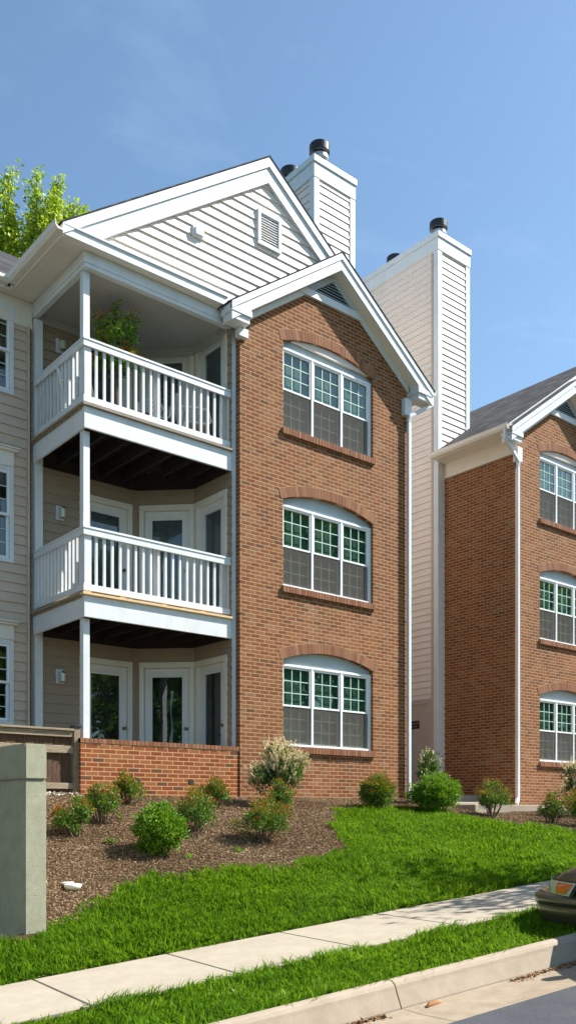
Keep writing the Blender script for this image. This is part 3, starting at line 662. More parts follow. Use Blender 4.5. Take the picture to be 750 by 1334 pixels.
    m = MB(); gutter_y(m, 13.687, 11.94, chim[2] - .05, 8.325, 1); m.build('gutter', M['cream'] if full else M['cream'], B)
    downspout(B, [(13.76, 12.03, 8.33), (13.76, 12.03, 8.16), (13.19, 12.09, 7.80), (13.19, 12.11, 7.68), (13.19, 12.11, .30), (13.36, 12.02, .17)])
    # ---- left side eave of the gable wing
    if full:
        m = MB(); m.box(5.86, 6.27, 12.16, 13.98, 8.413, 8.43); m.box(-8, 6.27, 13.981, 14.2, 8.413, 8.43)
        for k in range(22): m.box(5.95, 6.22, 12.3 + k * .07, 12.31 + k * .07, 8.408, 8.4125)
        for k in range(40): m.box(5.6 - k * .14, 5.62 - k * .14, 14.01, 14.15, 8.408, 8.4125)
        m.build('soffit', M['soffit'], B)
        m = MB(); m.box(5.845, 5.87, 12.14, 13.95, 8.39, 8.56); m.box(-8, 5.87, 13.951, 13.98, 8.39, 8.56); m.box(5.80, 5.90, 13.88, 13.99, 8.41, 8.565); m.build('fascia', M['cream'], B)
        m = MB(); gutter_y(m, 5.843, 12.10, 13.95, 8.435, -1); gutter_x(m, 13.95, -8, 5.843, 8.435); m.build('gutter', M['cream'], B)
        m = MB(); m.pyz([(13.90, 8.56), (18.3, 8.56 + SL * 4.4), (22.7, 8.56), (22.7, 8.60), (18.3, 8.61 + SL * 4.4), (13.87, 8.58)], -8, 8.5); m.build('wing_roof', M['shingle'], B)
        # wing wall
        FW = Fr(0, 14.166, 1, 0); hol = []
        wz = [(1.48, 2.72), (4.12, 5.54), (6.86, 8.15)]
        for a, b in wz:
            simple_window(B, FW, 4.95, 5.88, a, b, cornice=b < 8); hol.append((4.94, 5.89, a - .01, b + .01))
        m = MB(); siding(m, FW, flat_ext(-8, 6.20), .22, 7.98, hol); m.build('siding_wall', M['siding'], B)
        m = MB(); m.box(-8, 6.27, 14.13, 14.17, 7.98, 8.41); m.build('frieze_board', M['cream'], B, bevel=.004)
        m = MB(); m.box(6.17, 6.205, 14.08, 14.17, .2, 7.98); m.build('corner_trim', M['siding'], B)
    # ---- porch recess
    FB = Fr(0, 14.166, 1, 0); FD = Fr(8.238, 14.166, .762, -.762); FS = Fr(9.0, 13.404, 0, -1)
    dl = math.hypot(.762, .762)
    # doors: (frame, s0, s1)
    hb, hd, hs = [], [], []
    for zf in (.50, 3.32, 6.14):
        if not full and zf < 1: pass
        d, g = door_unit(B, FB, 7.13, 8.16, zf, 1, glass=.14); hb.append((7.2, 8.1, zf, zf + 2.1))
        d, g = door_unit(B, FD, .07, 1.07, zf, 1, glass=.13); hd.append((.1, 1.03, zf, zf + 2.1))
        if zf < 1:
            cm = MB(); pts = []
            for k in range(14):
                zz = g[2] + (1.45) * k / 13; w = .022 + .018 * math.sin(k * .6) + (.01 if k < 9 else -.015 * (k - 9) / 4); x = g[0] + .33 + .012 * math.sin(k * 1.1)
                pts.append((FD(x - w, -.16, zz), FD(x + w, -.15, zz)))
            for a, b in zip(pts[:-1], pts[1:]): cm.quad(a[0], a[1], b[1], b[0])
            cm.build('drape', M['curtain'], d, fix=False)
        d, g = door_unit(B, FS, .03, 1.0, zf, 1, glass=.14); hs.append((.1, .93, zf, zf + 2.1))
    m = MB()
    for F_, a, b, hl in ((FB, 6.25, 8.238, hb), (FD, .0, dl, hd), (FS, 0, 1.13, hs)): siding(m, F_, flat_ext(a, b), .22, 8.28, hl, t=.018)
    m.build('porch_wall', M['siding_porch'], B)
    m = MB(); m.fbox(FB, 8.17, 8.21, 0, .04, .3, 8.2); m.fbox(FD, .0, .05, .0, .03, .3, 8.2)
    m.fbox(FD, dl - .035, dl, .0, .03, .3, 8.2); m.build('corner_trim', M['siding_porch'], B)
    # patio floor
    m = MB(); m.pxy([(6.2, 12.3), (9.0, 12.3), (9.0, 13.404), (8.238, 14.166), (6.2, 14.166)], .3, .50); m.build('patio_floor', M['kerb'], B)
    # porch ceiling at the top
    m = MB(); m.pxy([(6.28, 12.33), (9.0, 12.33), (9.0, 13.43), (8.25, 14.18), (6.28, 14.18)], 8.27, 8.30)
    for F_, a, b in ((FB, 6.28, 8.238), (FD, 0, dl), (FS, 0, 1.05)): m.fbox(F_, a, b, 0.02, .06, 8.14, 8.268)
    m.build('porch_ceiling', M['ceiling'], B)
    # main beam at the top
    m = MB(); m.box(6.264, 9.09, 12.28, 12.40, 8.24, 8.41); m.box(6.275, 9.09, 12.288, 12.39, 8.175, 8.24); m.box(6.264, 6.38, 12.40, 14.15, 8.24, 8.41); m.box(6.276, 6.37, 12.39, 14.15, 8.175, 8.24)
    m.build('eave_beam', M['paintw'], B, bevel=.006)
    # pilasters
    m = MB(); m.box(6.285, 6.42, 14.05, 14.17, .5, 8.14); m.build('pilaster', M['paintw'], B, bevel=.005)
    m = MB(); m.box(9.0, 9.088, 12.287, 12.40, 1.095, 8.17); m.build('pilaster', M['paintw'], B, bevel=.005)
    # corner posts
    for z0, z1 in ((1.09, 2.92), (3.32, 5.757), (6.12, 8.17)):
        m = MB(); m.box(6.30, 6.41, 12.385, 12.495, z0, z1)
        m.build('porch_post', M['paintw'], B, bevel=.005)
    # brackets at the top of posts
    # balconies
    for zb, wood in ((2.92, 'newwood'), (5.757, 'greywood')):
        m = MB(); zt2 = zb + .325
        m.box(6.264, 9.0, 12.28, 12.32, zb, zt2); m.box(6.264, 6.304, 12.32, 14.10, zb, zt2)
        bal = m.build('balcony', M['paintw'], B, bevel=.004)
        m = MB(); 
        for k in range(7): m.box(6.31 + k * .40, 6.35 + k * .40, 12.33, 14.12 if 6.35 + k * .4 < 8.2 else 13.40, zb + .07, zt2 - .03)
        for k in range(13): m.box(6.32, 8.98 - max(0, (k * .145 + 12.33) - 13.3) * 1., 12.33 + k * .145, 12.465 + k * .145, zt2 - .03, zt2)
        m.fbox(FB, 6.3, 8.24, .0, .05, zb, zt2 - .03); m.fbox(FD, 0, dl, .0, .05, zb, zt2 - .03); m.fbox(FS, 0, 1.1, 0, .05, zb, zt2 - .03)
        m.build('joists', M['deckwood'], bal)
        m = MB(); m.box(6.22, 9.0, 12.235, 12.335, zt2, zt2 + .038); m.build('deck_edge', M[wood], bal, bevel=.004)
        m = MB(); m.box(6.215, 6.30, 12.336, 14.08, zt2, zt2 + .038)
        for k in range(14): m.box(6.23 + .01 * random.random(), 6.26, 12.36 + k * .125, 12.46 + k * .125, zt2 - .03, zt2 - .001)
        m.build('deck_edge', M['oldwood_h'], bal)
        m = MB(); m.pxy([(6.3, 12.336), (8.99, 12.336), (8.99, 13.37), (8.21, 14.15), (6.3, 14.15)], zt2, zt2 + .03); m.build('deck_boards', M['oldwood_h'], bal)
        zr = zt2 + .085; ztop = zb + 1.372
        m = MB(); m.box(6.27, 9.0, 12.315, 12.36, zr, zr + .095); m.box(6.27, 6.315, 12.36, 14.06, zr, zr + .095); m.build('bottom_rail', M['paintw'], bal, bevel=.004)
        m = MB(); m.box(6.255, 9.0, 12.29, 12.41, ztop - .035, ztop); m.box(6.262, 9.0, 12.30, 12.335, ztop - .13, ztop - .036)
        m.box(6.255, 6.37, 12.41, 14.06, ztop - .035, ztop); m.box(6.262, 6.297, 12.335, 14.06, ztop - .13, ztop - .036); m.build('handrail', M['paintw'], bal, bevel=.004)
        m = MB(); m.box(6.29, 6.41, 12.33, 12.38, zt2 + .038, ztop - .036); m.build('rail_post', M['paintw'], bal, bevel=.004)
        m = MB(); m.box(7.585, 7.675, 12.41, 12.50, zt2 + .038, ztop - .036); m.build('rail_post', M['paintw'], bal, bevel=.004)
        for k in range(19):
            x = 6.50 + k * .1365
            if x > 8.97: break
            m = MB(); m.box(x - .019, x + .019, 12.3365, 12.3735, zr + .0955, ztop - .037); m.build('baluster', M['paintw'], bal)
        for k in range(13):
            y = 12.50 + k * .1275
            m = MB(); m.box(6.2985, 6.3355, y - .019, y + .019, zr + .0955, ztop - .037); m.build('baluster', M['paintw'], bal)
        for k in range(3):
            m = MB(); m.box(6.9 + k * .75, 6.98 + k * .75, 12.325, 12.36, zt2 + .038, zr - .001); m.build('rail_block', M[wood], bal)
    for z in (7.03, 4.62, 1.98)[0:3]: pass
    for z in (2.62, 5.08 - .0, 7.55 - .0): lantern(B, FB, 6.76, {2.62: 2.28, 5.08: 5.04, 7.55: 7.86}[z])
    # patio wall
    m = MB(); m.box(6.165, 9.088, 12.20, 12.42, -.1, 1.02)
    for k in range(39):
        pass
    pw = m.build('patio_wall', M['brick_red'], B)
    m = MB(); w = (9.088 - 6.155) / 40
    for k in range(40): m.box(6.155 + k * w + .005, 6.155 + (k + 1) * w - .005, 12.19 + random.uniform(-.003, .003), 12.50, 1.023, 1.092)
    cp = m.build('wall_coping', M['brick_piece'], pw)
    m = MB(); m.box(6.16, 9.085, 12.196, 12.495, 1.02, 1.085); m.build('mortar_bed', M['mortar'], cp)
    for u in (7.13, 8.12):
        m = MB(); m.box(u - .05, u + .05, 12.193, 12.21, .44, .512); m.build('weep_hole', M['dark'], pw)  # dark block whose colour stands in for the shade inside an open hole
    # ---- chimney
    x0, x1, y0, y1, zt3 = chim
    m = MB(); Fs = [(Fr(x0, y0, 1, 0), x1 - x0), (Fr(x0, y1, 0, -1), y1 - y0), (Fr(x1, y0, 0, 1), y1 - y0), (Fr(x1, y1, -1, 0), x1 - x0)]
    for F_, L in Fs: siding(m, F_, flat_ext(.0, L), -.2, zt3 - .45, t=.022, holes=([(y1 - 15.62 if False else L - 1.30, L - .42, 0., 2.62)] if (full is False and F_ is Fs[2][0] and False) else ()))
    ch = m.build('chimney', M['siding_white'], B)
    m = MB(); e = .035; c = .15
    for xx in (0, 1):
        for yy in (0, 1):
            ax = x0 - e if xx == 0 else x1 + e - c; ay = y0 - e if yy == 0 else y1 + e - c
            bx, by = ax + c, ay + c
            m.box(ax, bx, ay, by, -.3, zt3 - .44)
    m.build('corner_board', M['trim'], ch, bevel=.006)
    m = MB(); e = .045; m.box(x0 - e, x1 + e, y0 - e, y1 + e, zt3 - .45, zt3 - .15); m.build('chimney_frieze', M['trim'], ch, bevel=.01)
    m = MB(); e = .07; m.box(x0 - e, x1 + e, y0 - e, y1 + e, zt3 - .15, zt3); m.build('chimney_cap', M['trim'], ch, bevel=.015)
    return ch

B1 = thing('apartment_building', (9.1, 12.3, .2), 'nearer apartment building with porch balconies, white siding gable and sunlit brick bay', 'building')
building(B1, (12.36, 13.47, 13.99, 16.9, 13.62), True)
CH = None
def flues(ch, pts, ztop):
    for x, y in pts:
        m = MB(); m.lathe((x, y, ztop), [(.11, 0), (.11, .42)], 18); m.lathe((x, y, ztop + .22), [(.17, 0), (.19, .03), (.19, .10), (.15, .12)], 20); o = m.build('flue_pipe', M['galv'], ch, smooth=False)
        m = MB(); m.lathe((x, y, ztop + .36), [(.16, 0), (.22, .03), (.22, .20), (.10, .225)], 24); m.lathe((x, y, ztop + .12), [(.14, 0), (.14, .24)], 20); m.build('flue_cap', M['black'], ch, bevel=.01)
ch1 = [o for o in B1.children if o.name.startswith('chimney')][0]
flues(ch1, [(12.80, 14.32), (12.80, 15.30)], 13.66)
MIR = 29.93
B2 = thing('apartment_building', (29.93 - 9.1, 12.3, .2), 'farther brick apartment building on the right with dark shingle roof and tall siding chimney', 'building')
building(B2, (29.93 - 17.62, 29.93 - 16.5, 14.22, 17.1, 13.87), False)
MIR = None
ch2 = [o for o in B2.children if o.name.startswith('chimney')][0]
flues(ch2, [(16.93, 14.57)], 13.87); flues(ch2, [(16.93, 16.02)], 13.70)
# utility door in the side of the tall chimney stack
FC = Fr(16.5, 17.1, 0, -1)
m = MB(); s0 = 17.1 - 15.62; s1 = 17.1 - 14.40
m.fbox(FC, s0, s0 + .12, 0, .045, .1, 2.72); m.fbox(FC, s1 - .12, s1, 0, .045, .1, 2.72); m.fbox(FC, s0, s1, 0, .048, 2.60, 2.72); m.fbox(FC, s1, s1 + .06, 0, .04, .1, 13.4)
ud = m.build('utility_door', M['doortan'], B2, bevel=.004)
m = MB(); m.fbox(FC, s0 + .12, s1 - .12, .0, .032, .12, 2.60); m.build('door_leaf', M['doortan'], ud)
m = MB(); sa = 17.1 - 15.08; m.fbox(FC, sa, sa + .30, .033, .040, 2.02, 2.21); sg = m.build('sign', M['sign'], ud)
def text(body, size, loc, rot, mat, parent, name='lettering'):
    c = bpy.data.curves.new(name, 'FONT'); c.body = body; c.size = size; c.align_x = 'CENTER'; c.extrude = .001; c.space_character = 1.05
    to = bpy.data.objects.new(name, c); COL.objects.link(to); bpy.context.view_layer.update()
    me = bpy.data.meshes.new_from_object(to); bpy.data.objects.remove(to)
    mw = Matrix.Translation(Vector(loc) - ORG) @ rot; me.transform(mw); me.materials.clear()
    return link(name, me, mat, parent)
rotL = Matrix(((0, 0, -1, 0), (-1, 0, 0, 0), (0, 1, 0, 0), (0, 0, 0, 1)))
ORG = Vector(B2.location)
q = FC(sa + .15, .0415, 2.13); text('SPRINKLER', .055, q, rotL, M['letters'], sg)
q = FC(sa + .15, .0415, 2.055); text('ROOM', .055, q, rotL, M['letters'], sg)
root0()

# ------------------------------------------------------------------ retaining wall, fence, path
W = thing('retaining_wall', (3.6, 8.05, -1.3), 'thick grey-green concrete retaining wall ending beside the mulch bed', 'wall')
def rough_box(name, x0, x1, y0, y1, z0, z1, mat, parent, d=.22):
    import bmesh
    bm = bmesh.new(); bmesh.ops.create_cube(bm, size=1)
    bmesh.ops.scale(bm, vec=(x1 - x0, y1 - y0, z1 - z0), verts=bm.verts); bmesh.ops.translate(bm, vec=((x0 + x1) / 2 - ORG.x, (y0 + y1) / 2 - ORG.y, (z0 + z1) / 2 - ORG.z), verts=bm.verts)
    bmesh.ops.bevel(bm, geom=bm.edges[:], offset=.012, segments=2, affect='EDGES')
    me = bpy.data.meshes.new(name); bm.to_mesh(me); bm.free(); return link(name, me, mat, parent)
rough_box('wall_body', 3.50, 3.72, 8.06, 12.0, -1.9, .30, M['cwall'], W)
rough_box('wall_top', 3.496, 3.716, 8.045, 12.01, .303, .64, M['cwall'], W)
root0()
Fn = thing('wooden_fence', (6.1, 12.4, .22), 'weathered brown wooden fence joining the brick patio wall', 'fence')
m = MB(); m.box(6.09, 6.19, 12.26, 12.36, .05, 1.25); po = m.build('fence_post', M['oldwood'], Fn, bevel=.006)
m = MB(); m.box(6.075, 6.205, 12.245, 12.375, 1.25, 1.275); m.add([(6.08, 12.25, 1.275), (6.2, 12.25, 1.275), (6.2, 12.37, 1.275), (6.08, 12.37, 1.275), (6.14, 12.31, 1.31)], [(0, 1, 4), (1, 2, 4), (2, 3, 4), (3, 0, 4)]); m.build('post_cap', M['black'], po)
for z0, z1, y0 in ((1.10, 1.19, 12.28), (.86, .97, 12.28), (.33, .42, 12.28)):
    m = MB(); m.box(3.9, 6.088, y0, y0 + .04, z0, z1); m.build('fence_rail', M['oldwood_h'], Fn, bevel=.004)
m = MB(); m.box(3.9, 6.088, 12.25, 12.42, 1.192, 1.222); m.build('cap_rail', M['oldwood_h'], Fn, bevel=.004)
m = MB()
for k in range(15): m.box(3.92 + k * .144, 4.055 + k * .144, 12.325 + .006 * (k % 2), 12.345 + .006 * (k % 2), .28 + random.uniform(-.01, .01), 1.19)
m.build('board_panel', M['fence_board'], Fn)
root0()
P_ = thing('entrance_path', (15.2, 11.8, .1), 'pale concrete path with low steps between the two brick buildings', 'path')
m = MB(); m.box(13.45, 16.72, 12.95, 24, -.1, .36); m.build('landing', M['walk'], P_, bevel=.01)
m = MB(); m.box(13.7, 16.7, 12.35, 12.945, -.2, .20); m.build('step', M['walk'], P_, bevel=.01)
m = MB(); m.box(14.1, 17.3, 11.2, 12.16, -.3, .135); m.build('upper_slab', M['walk'], P_, bevel=.01)
m = MB(); m.box(13.75, 16.7, 12.165, 12.345, -.3, .137); m.build('step', M['walk'], P_, bevel=.01)
m = MB(); m.box(16.2, 19.5, 10.2, 11.195, -.5, -.0); m.build('lower_slab', M['walk'], P_, bevel=.01)
root0()

# ------------------------------------------------------------------ shrubs
def shrub(name, loc, h, w, kind, label, cat='shrub', group=None, seed=0):
    global rng
    rng = np.random.default_rng(100 + seed); random.seed(seed)
    x, y = loc[0], loc[1]; z = float(H(x, y)) if len(loc) < 3 else loc[2]
    T = thing(name, (x, y, z), label, cat, group)
    r = w / 2
    # stems
    m = MB(); tips = []
    ns = {'nandina': 16, 'round': 14, 'laurel': 13, 'box': 12}[kind]
    base_r = .12 if kind == 'laurel' else .07
    for k in range(ns):
        a = random.uniform(0, 6.28); rr = random.uniform(.3, 1.) ** .6; hh = random.uniform(.7, 1.)
        if k % 4 == 0: rr *= .4; hh = 1.
        top = Vector((math.cos(a) * rr * r * .85, math.sin(a) * rr * r * .85, h * hh * (.95 - .35 * rr * rr)))
        b = Vector((math.cos(a) * base_r * rr, math.sin(a) * base_r * rr, -.03)); mid = (b + top) * .5 + Vector((0, 0, -.04 * h)) + Vector([random.uniform(-.03, .03) for _ in range(3)])
        t = .008 + .006 * h
        m.tube([ORG + b, ORG + mid, ORG + top], [t, t * .7, t * .35], 5); tips.append((b, mid, top))
    m.build('stems', M['stem'], T)
    # foliage: lobes around the tips plus along the stems
    P = []; D = []
    nl = {'nandina': 3200, 'round': 4200, 'laurel': 1300, 'box': 3400}[kind]; nl = int(nl * .8 * (w / .55) ** 1.5 * (h / .45) ** .5)
    cl = []
    for b, mid, top in tips:
        cl.append((top, .30)); cl.append(((mid + top) / 2, .32))
        for _ in range(2):
            j = Vector([random.gauss(0, 1) for _ in range(3)]).normalized(); cl.append((mid + (top - mid) * random.uniform(.2, .9) + j * r * .38, .22))
    cs = np.array([c[0] for c in cl]); cr = np.array([c[1] for c in cl]) * r * (1.25 if kind in ('round', 'box') else 1.0)
    idx = rng.integers(0, len(cs), nl); d = rnd_dirs(nl); rad = rng.random(nl) ** (.45)
    P = cs[idx] + d * (cr[idx] * rad)[:, None] * np.array([1, 1, .85])
    if kind in ('round', 'box'):
        # fill ellipsoid shell, lumpy
        n2 = nl; d2 = rnd_dirs(n2); lump = 1 + .20 * np.sin(d2[:, 0] * 7 + seed) * np.sin(d2[:, 1] * 8 + 2) + .14 * np.sin(d2[:, 2] * 11 + d2[:, 0] * 5)
        q = d2 * (lump * (.62 + .36 * rng.random(n2) ** .7))[:, None] * np.array([r, r, h * .48]) + np.array([0, 0, h * .52]); P = np.concatenate([P, q]); d = np.concatenate([d, d2])
        P[:, 2] = np.clip(P[:, 2], .01, None)
    k = P[:, 2] > .015 * h
    lowcut = .20 * h if kind == 'nandina' else (.30 * h if kind == 'laurel' else .02)
    k &= (P[:, 2] > lowcut * (1 + .5 * np.sin(P[:, 0] * 20)))
    P, d = P[k], d[k]; n = len(P)
    dd = d * .8 + rnd_dirs(n) * .8 + np.array([0, 0, .45])
    if kind == 'laurel': LV, LF = leaves(P, dd, rng.uniform(.05, .095, n), rng.uniform(.018, .030, n)); mt = M['leaf_dark']
    elif kind == 'nandina': LV, LF = leaves(P, dd, rng.uniform(.025, .052, n), rng.uniform(.012, .020, n)); mt = M['leaf_green']
    elif kind == 'round': LV, LF = leaves(P, dd, rng.uniform(.030, .055, n), rng.uniform(.015, .025, n)); mt = M['leaf_bright']
    else: LV, LF = leaves(P, dd, rng.uniform(.025, .045, n), rng.uniform(.014, .022, n)); mt = M['leaf_green']
    npmesh('foliage', LV, LF, mt, T)
    if kind in ('nandina', 'box'):
        # bronze new growth at the outer, upper edge
        out_ = (P[:, 2] / h) * .7 + np.hypot(P[:, 0], P[:, 1]) / r * .45
        sel = np.argsort(-out_ + rng.normal(0, .10, n))[: int(n * (.14 if kind == 'nandina' else .10))]
        q = P[sel] + d[sel] * .02 + np.array([0, 0, .012]); nq = len(q)
        V2, F2 = leaves(q, d[sel] + rnd_dirs(nq) * .6 + np.array([0, 0, .8]), rng.uniform(.022, .044, nq), rng.uniform(.010, .017, nq)); npmesh('new_growth', V2, F2, M['leaf_red'], T)['kind'] = 'stuff'
    if kind == 'laurel':
        nf = int(420 * (w / .9) ** 1.5) if seed != 11 else 26; pv = []; pd = []
        for _ in range(nf):
            b, mid, top = random.choice(tips); c = top + Vector([random.gauss(0, .42) for _ in range(3)]) * r * .42 + Vector((0, 0, .0)); 
            c.z = max(c.z, h * .42); ax = (Vector((c.x, c.y, .0)) * .9 + Vector((random.gauss(0, .12), random.gauss(0, .12), .45))).normalized(); L = random.uniform(.08, .13)
            kk = 46; t = np.linspace(0, 1, kk); ctr = np.array(c)[None] + np.array(ax)[None] * (t * L)[:, None]; dr = rnd_dirs(kk) + np.array(ax) * .5
            pv.append(ctr + rnd_dirs(kk) * .004); pd.append(dr)
        pv = np.concatenate(pv); pd = np.concatenate(pd); V2, F2 = leaves(pv, pd, rng.uniform(.016, .026, len(pv)), rng.uniform(.013, .020, len(pv))); npmesh('blossom', V2, F2, M['blossom'], T)['kind'] = 'stuff'
    root0(); return T
NG = 'low shrubs planted in the mulch bed'
shrub('nandina_shrub', (5.12, 10.30), .50, .52, 'nandina', 'red-tipped green shrub nearest the concrete wall', seed=1, group=NG)
shrub('nandina_shrub', (5.75, 10.75), .50, .52, 'nandina', 'red-tipped green shrub second from the concrete wall', seed=2, group=NG)
shrub('nandina_shrub', (6.62, 11.65), .42, .55, 'nandina', 'small sparse green shrub by the left end of the brick patio wall', seed=3, group=NG)
shrub('round_shrub', (5.85, 9.48), .60, .60, 'round', 'ball-shaped bright green shrub lowest in the mulch bed', seed=4, group=NG)
shrub('nandina_shrub', (6.82, 10.15), .54, .68, 'nandina', 'red-tipped shrub just behind the ball-shaped bright green shrub', seed=5, group=NG)
shrub('nandina_shrub', (8.0, 11.4), .42, .52, 'nandina', 'small shrub before the middle of the brick patio wall', seed=6, group=NG)
shrub('nandina_shrub', (7.55, 9.60), .50, .74, 'nandina', 'wide dense red-tipped shrub before the cream flowering bush', seed=7, group=NG)
shrub('nandina_shrub', (8.55, 10.45), .60, .46, 'nandina', 'upright red-tipped shrub touching the cream flowering bush', seed=8, group=NG)
shrub('flowering_laurel', (9.28, 11.35), .92, 1.02, 'laurel', 'large bush covered in cream flower spikes against the nearer brick bay', seed=9, group='cream flowering bushes')
shrub('box_shrub', (11.15, 10.98), .56, .62, 'box', 'rounded green shrub under the right end of the nearer brick wall', seed=10, group=NG)
shrub('flowering_laurel', (12.95, 11.35), 1.02, .66, 'laurel', 'dark leafy bush with few cream flowers beside the downspout', seed=11, group='cream flowering bushes')
shrub('round_shrub', (12.25, 10.62), .62, .84, 'round', 'bright green mounded shrub in front of the dark leafy bush', seed=12, group=NG)
shrub('nandina_shrub', (13.05, 10.0), .62, .68, 'nandina', 'orange-tipped shrub standing before the concrete steps', seed=13, group=NG)
shrub('nandina_shrub', (14.1, 9.45), .56, .50, 'nandina', 'narrow dark shrub right of the steps under the farther brick wall', seed=14, group=NG)
shrub('nandina_shrub', (14.25, 8.95), .62, .80, 'nandina', 'red-tipped shrub at the right edge above the parked car', seed=15, group=NG)
shrub('flowering_laurel', (15.6, 9.95), 1.0, .62, 'laurel', 'cream flowering bush at the right edge below the farther window', seed=16, group='cream flowering bushes')
# little weeds
def weed(x, y, label, seed):
    global rng; rng = np.random.default_rng(seed); z = float(H(x, y)); T = thing('weed', (x, y, z), label, 'weed', 'weeds sprouting in the mulch')
    P = np.zeros((26, 3)) + rng.normal(0, .03, (26, 3)) * np.array([1, 1, 0]); D = rnd_dirs(26); D[:, 2] = np.abs(D[:, 2]) + .2
    V, F = leaves(P, D, rng.uniform(.05, .10, 26), rng.uniform(.015, .03, 26)); npmesh('leaves', V, F, M['leaf_bright'], T); root0()
weed(6.15, 9.27, 'tiny weed just below the ball-shaped bright green shrub', 31)
weed(6.95, 9.35, 'tiny weed between the ball-shaped shrub and the wide shrub', 32)
weed(5.45, 10.0, 'tiny weed between the two shrubs by the concrete wall', 33)
# white drain cap
zc = float(H(4.40, 8.98)); D_ = thing('drain_cap', (4.38, 8.85, float(H(4.38, 8.85))), 'small white plastic drain cap lying in the mulch', 'drain cap')
m = MB(); m.lathe((4.38, 8.85, ORG.z + .0), [(.05, .0), (.085, .02), (.095, .06), (.085, .065), (.07, .05)], 18); m.build('cap_body', M['plastic_white'], D_, smooth=True)
m = MB(); m.lathe((4.37, 8.95, ORG.z + .05), [(.05, .0), (.07, .02), (.06, .03)], 16); m.build('cap_lid', M['plastic_white'], D_, smooth=True)
root0()
o = chips(26000, 2.3, 14, 4.5, 7.4, lambda u, v: (np.abs(v - vs(u) - .02) < .05 * rng.random(len(u))) | (np.abs(v - vs(u) + 1.29) < .05 * rng.random(len(u))), (.01, .035, .003, .008), M['debris'], 'dry_thatch', 'dry brown thatch and clippings along the edges of the sidewalk', 'thatch', lift=.012)
# kerbside leaf litter
rng = np.random.default_rng(5)
n = 4200; t_ = rng.random(n); cu = np.where(rng.random(n) < .7, 5.9 + rng.random(n) * 1.6, 4.15 + rng.random(n) * .45); co_ = -2.60 - np.abs(rng.normal(0, .045, n)) * (.4 + .6 * np.sin(cu * 5) ** 2); cvv = vs(cu) + co_
P = np.stack([cu, cvv, S(cu, cvv) - .160 + rng.random(n) * .012], 1); D = rng.normal(size=(n, 3)); D[:, 2] *= .3
V, F = leaves(P, D, rng.uniform(.015, .05, n), rng.uniform(.006, .018, n)); o = npmesh('leaf_litter', V, F, M['debris']); o['kind'] = 'stuff'; tag(o, 'dry brown leaf litter gathered along the foot of the kerb', 'leaf litter')
u_, v_ = 5.05, float(vs(5.05)) - 2.66; zz = float(S(u_, v_)) - .165
m = MB(); ORG = Vector((u_, v_, zz))
m.tube([(u_ - .11, v_ - .012, zz + .012), (u_ - .06, v_ + .008, zz + .022), (u_ + .02, v_ + .012, zz + .022), (u_ + .10, v_, zz + .008)], [.008, .022, .024, .004], 6); o = m.build('dead_leaf', M['debris'], smooth=True); tag(o, 'single curled orange-brown dead leaf lying in the gutter', 'leaf'); root0()

# ------------------------------------------------------------------ balcony furniture
def chair(x, y, z, rot, label):
    """white moulded garden chair with oval lattice back"""
    T = thing('garden_chair', (x, y, z), label, 'chair', 'white lattice garden chairs on the top balcony')
    global ORG; ORG = Vector((0, 0, 0))
    m = MB(); m.pxy([(-.22, -.22), (.22, -.22), (.24, .1), (.2, .22), (-.2, .22), (-.24, .1)], .42, .445); m.build('seat', M['chair'], T, bevel=.01)
    m = MB(); N = 24
    def bp(a, k=1.): return (.23 * k * math.cos(a), .22 + .10 * (math.sin(a) * k * .5 + .5), .70 + .25 * k * math.sin(a))
    m.tube([bp(2 * math.pi * i / N) for i in range(N + 1)], .022, 6, cap=False)
    for k in range(-3, 4):
        c = k * .065
        for sg in (1, -1):
            pts = []
            for j in range(-6, 7):
                t = j * .045; px = c + t * .6 * sg; pz = t
                if (px / .22) ** 2 + (pz / .24) ** 2 < 1: pts.append((px, .22 + .10 * (pz / .25 * .5 + .5), .70 + pz))
            if len(pts) > 1: m.tube(pts, .008, 5)
    m.build('backrest', M['chair'], T)
    for sx in (-1, 1):
        m = MB(); m.tube([(sx * .23, .26, .66), (sx * .27, .05, .67), (sx * .27, -.20, .64), (sx * .25, -.25, .45), (sx * .22, -.20, .43)], .018, 6); m.build('armrest', M['chair'], T, smooth=True)
        m = MB(); m.tube([(sx * .2, -.19, .43), (sx * .25, -.26, 0)], [.02, .015], 6); m.build('leg', M['chair'], T)
        m = MB(); m.tube([(sx * .18, .19, .43), (sx * .22, .28, 0)], [.02, .015], 6); m.build('leg', M['chair'], T)
    T.rotation_euler = (0, 0, rot); root0(); return T
DZ = 6.112
chair(7.92, 13.05, DZ, R(-25), 'white garden chair with oval lattice back before the middle balcony door')
chair(8.58, 12.80, DZ, R(65), 'white garden chair at the right end of the top balcony')
chair(6.62, 13.25, DZ, R(70), 'white garden chair at the left end of the top balcony')
def pot(x, y, z, r, h, label, plant=False):
    T = thing('potted_plant' if plant else 'planter', (x, y, z), label, 'potted plant' if plant else 'planter')
    m = MB(); m.lathe((x, y, z), [(r * .7, 0), (r * .95, h * .9), (r * 1.05, h * .92), (r * 1.05, h), (r * .9, h), (r * .88, h * .93)], 20); m.build('pot', M['black'], T, smooth=False); return T
T = pot(7.12, 12.85, DZ, .19, .32, 'tall leafy plant with bronze shoots in a dark pot on the top balcony', True)
m = MB(); tp = []
x, y = 7.12, 12.85; random.seed(4)
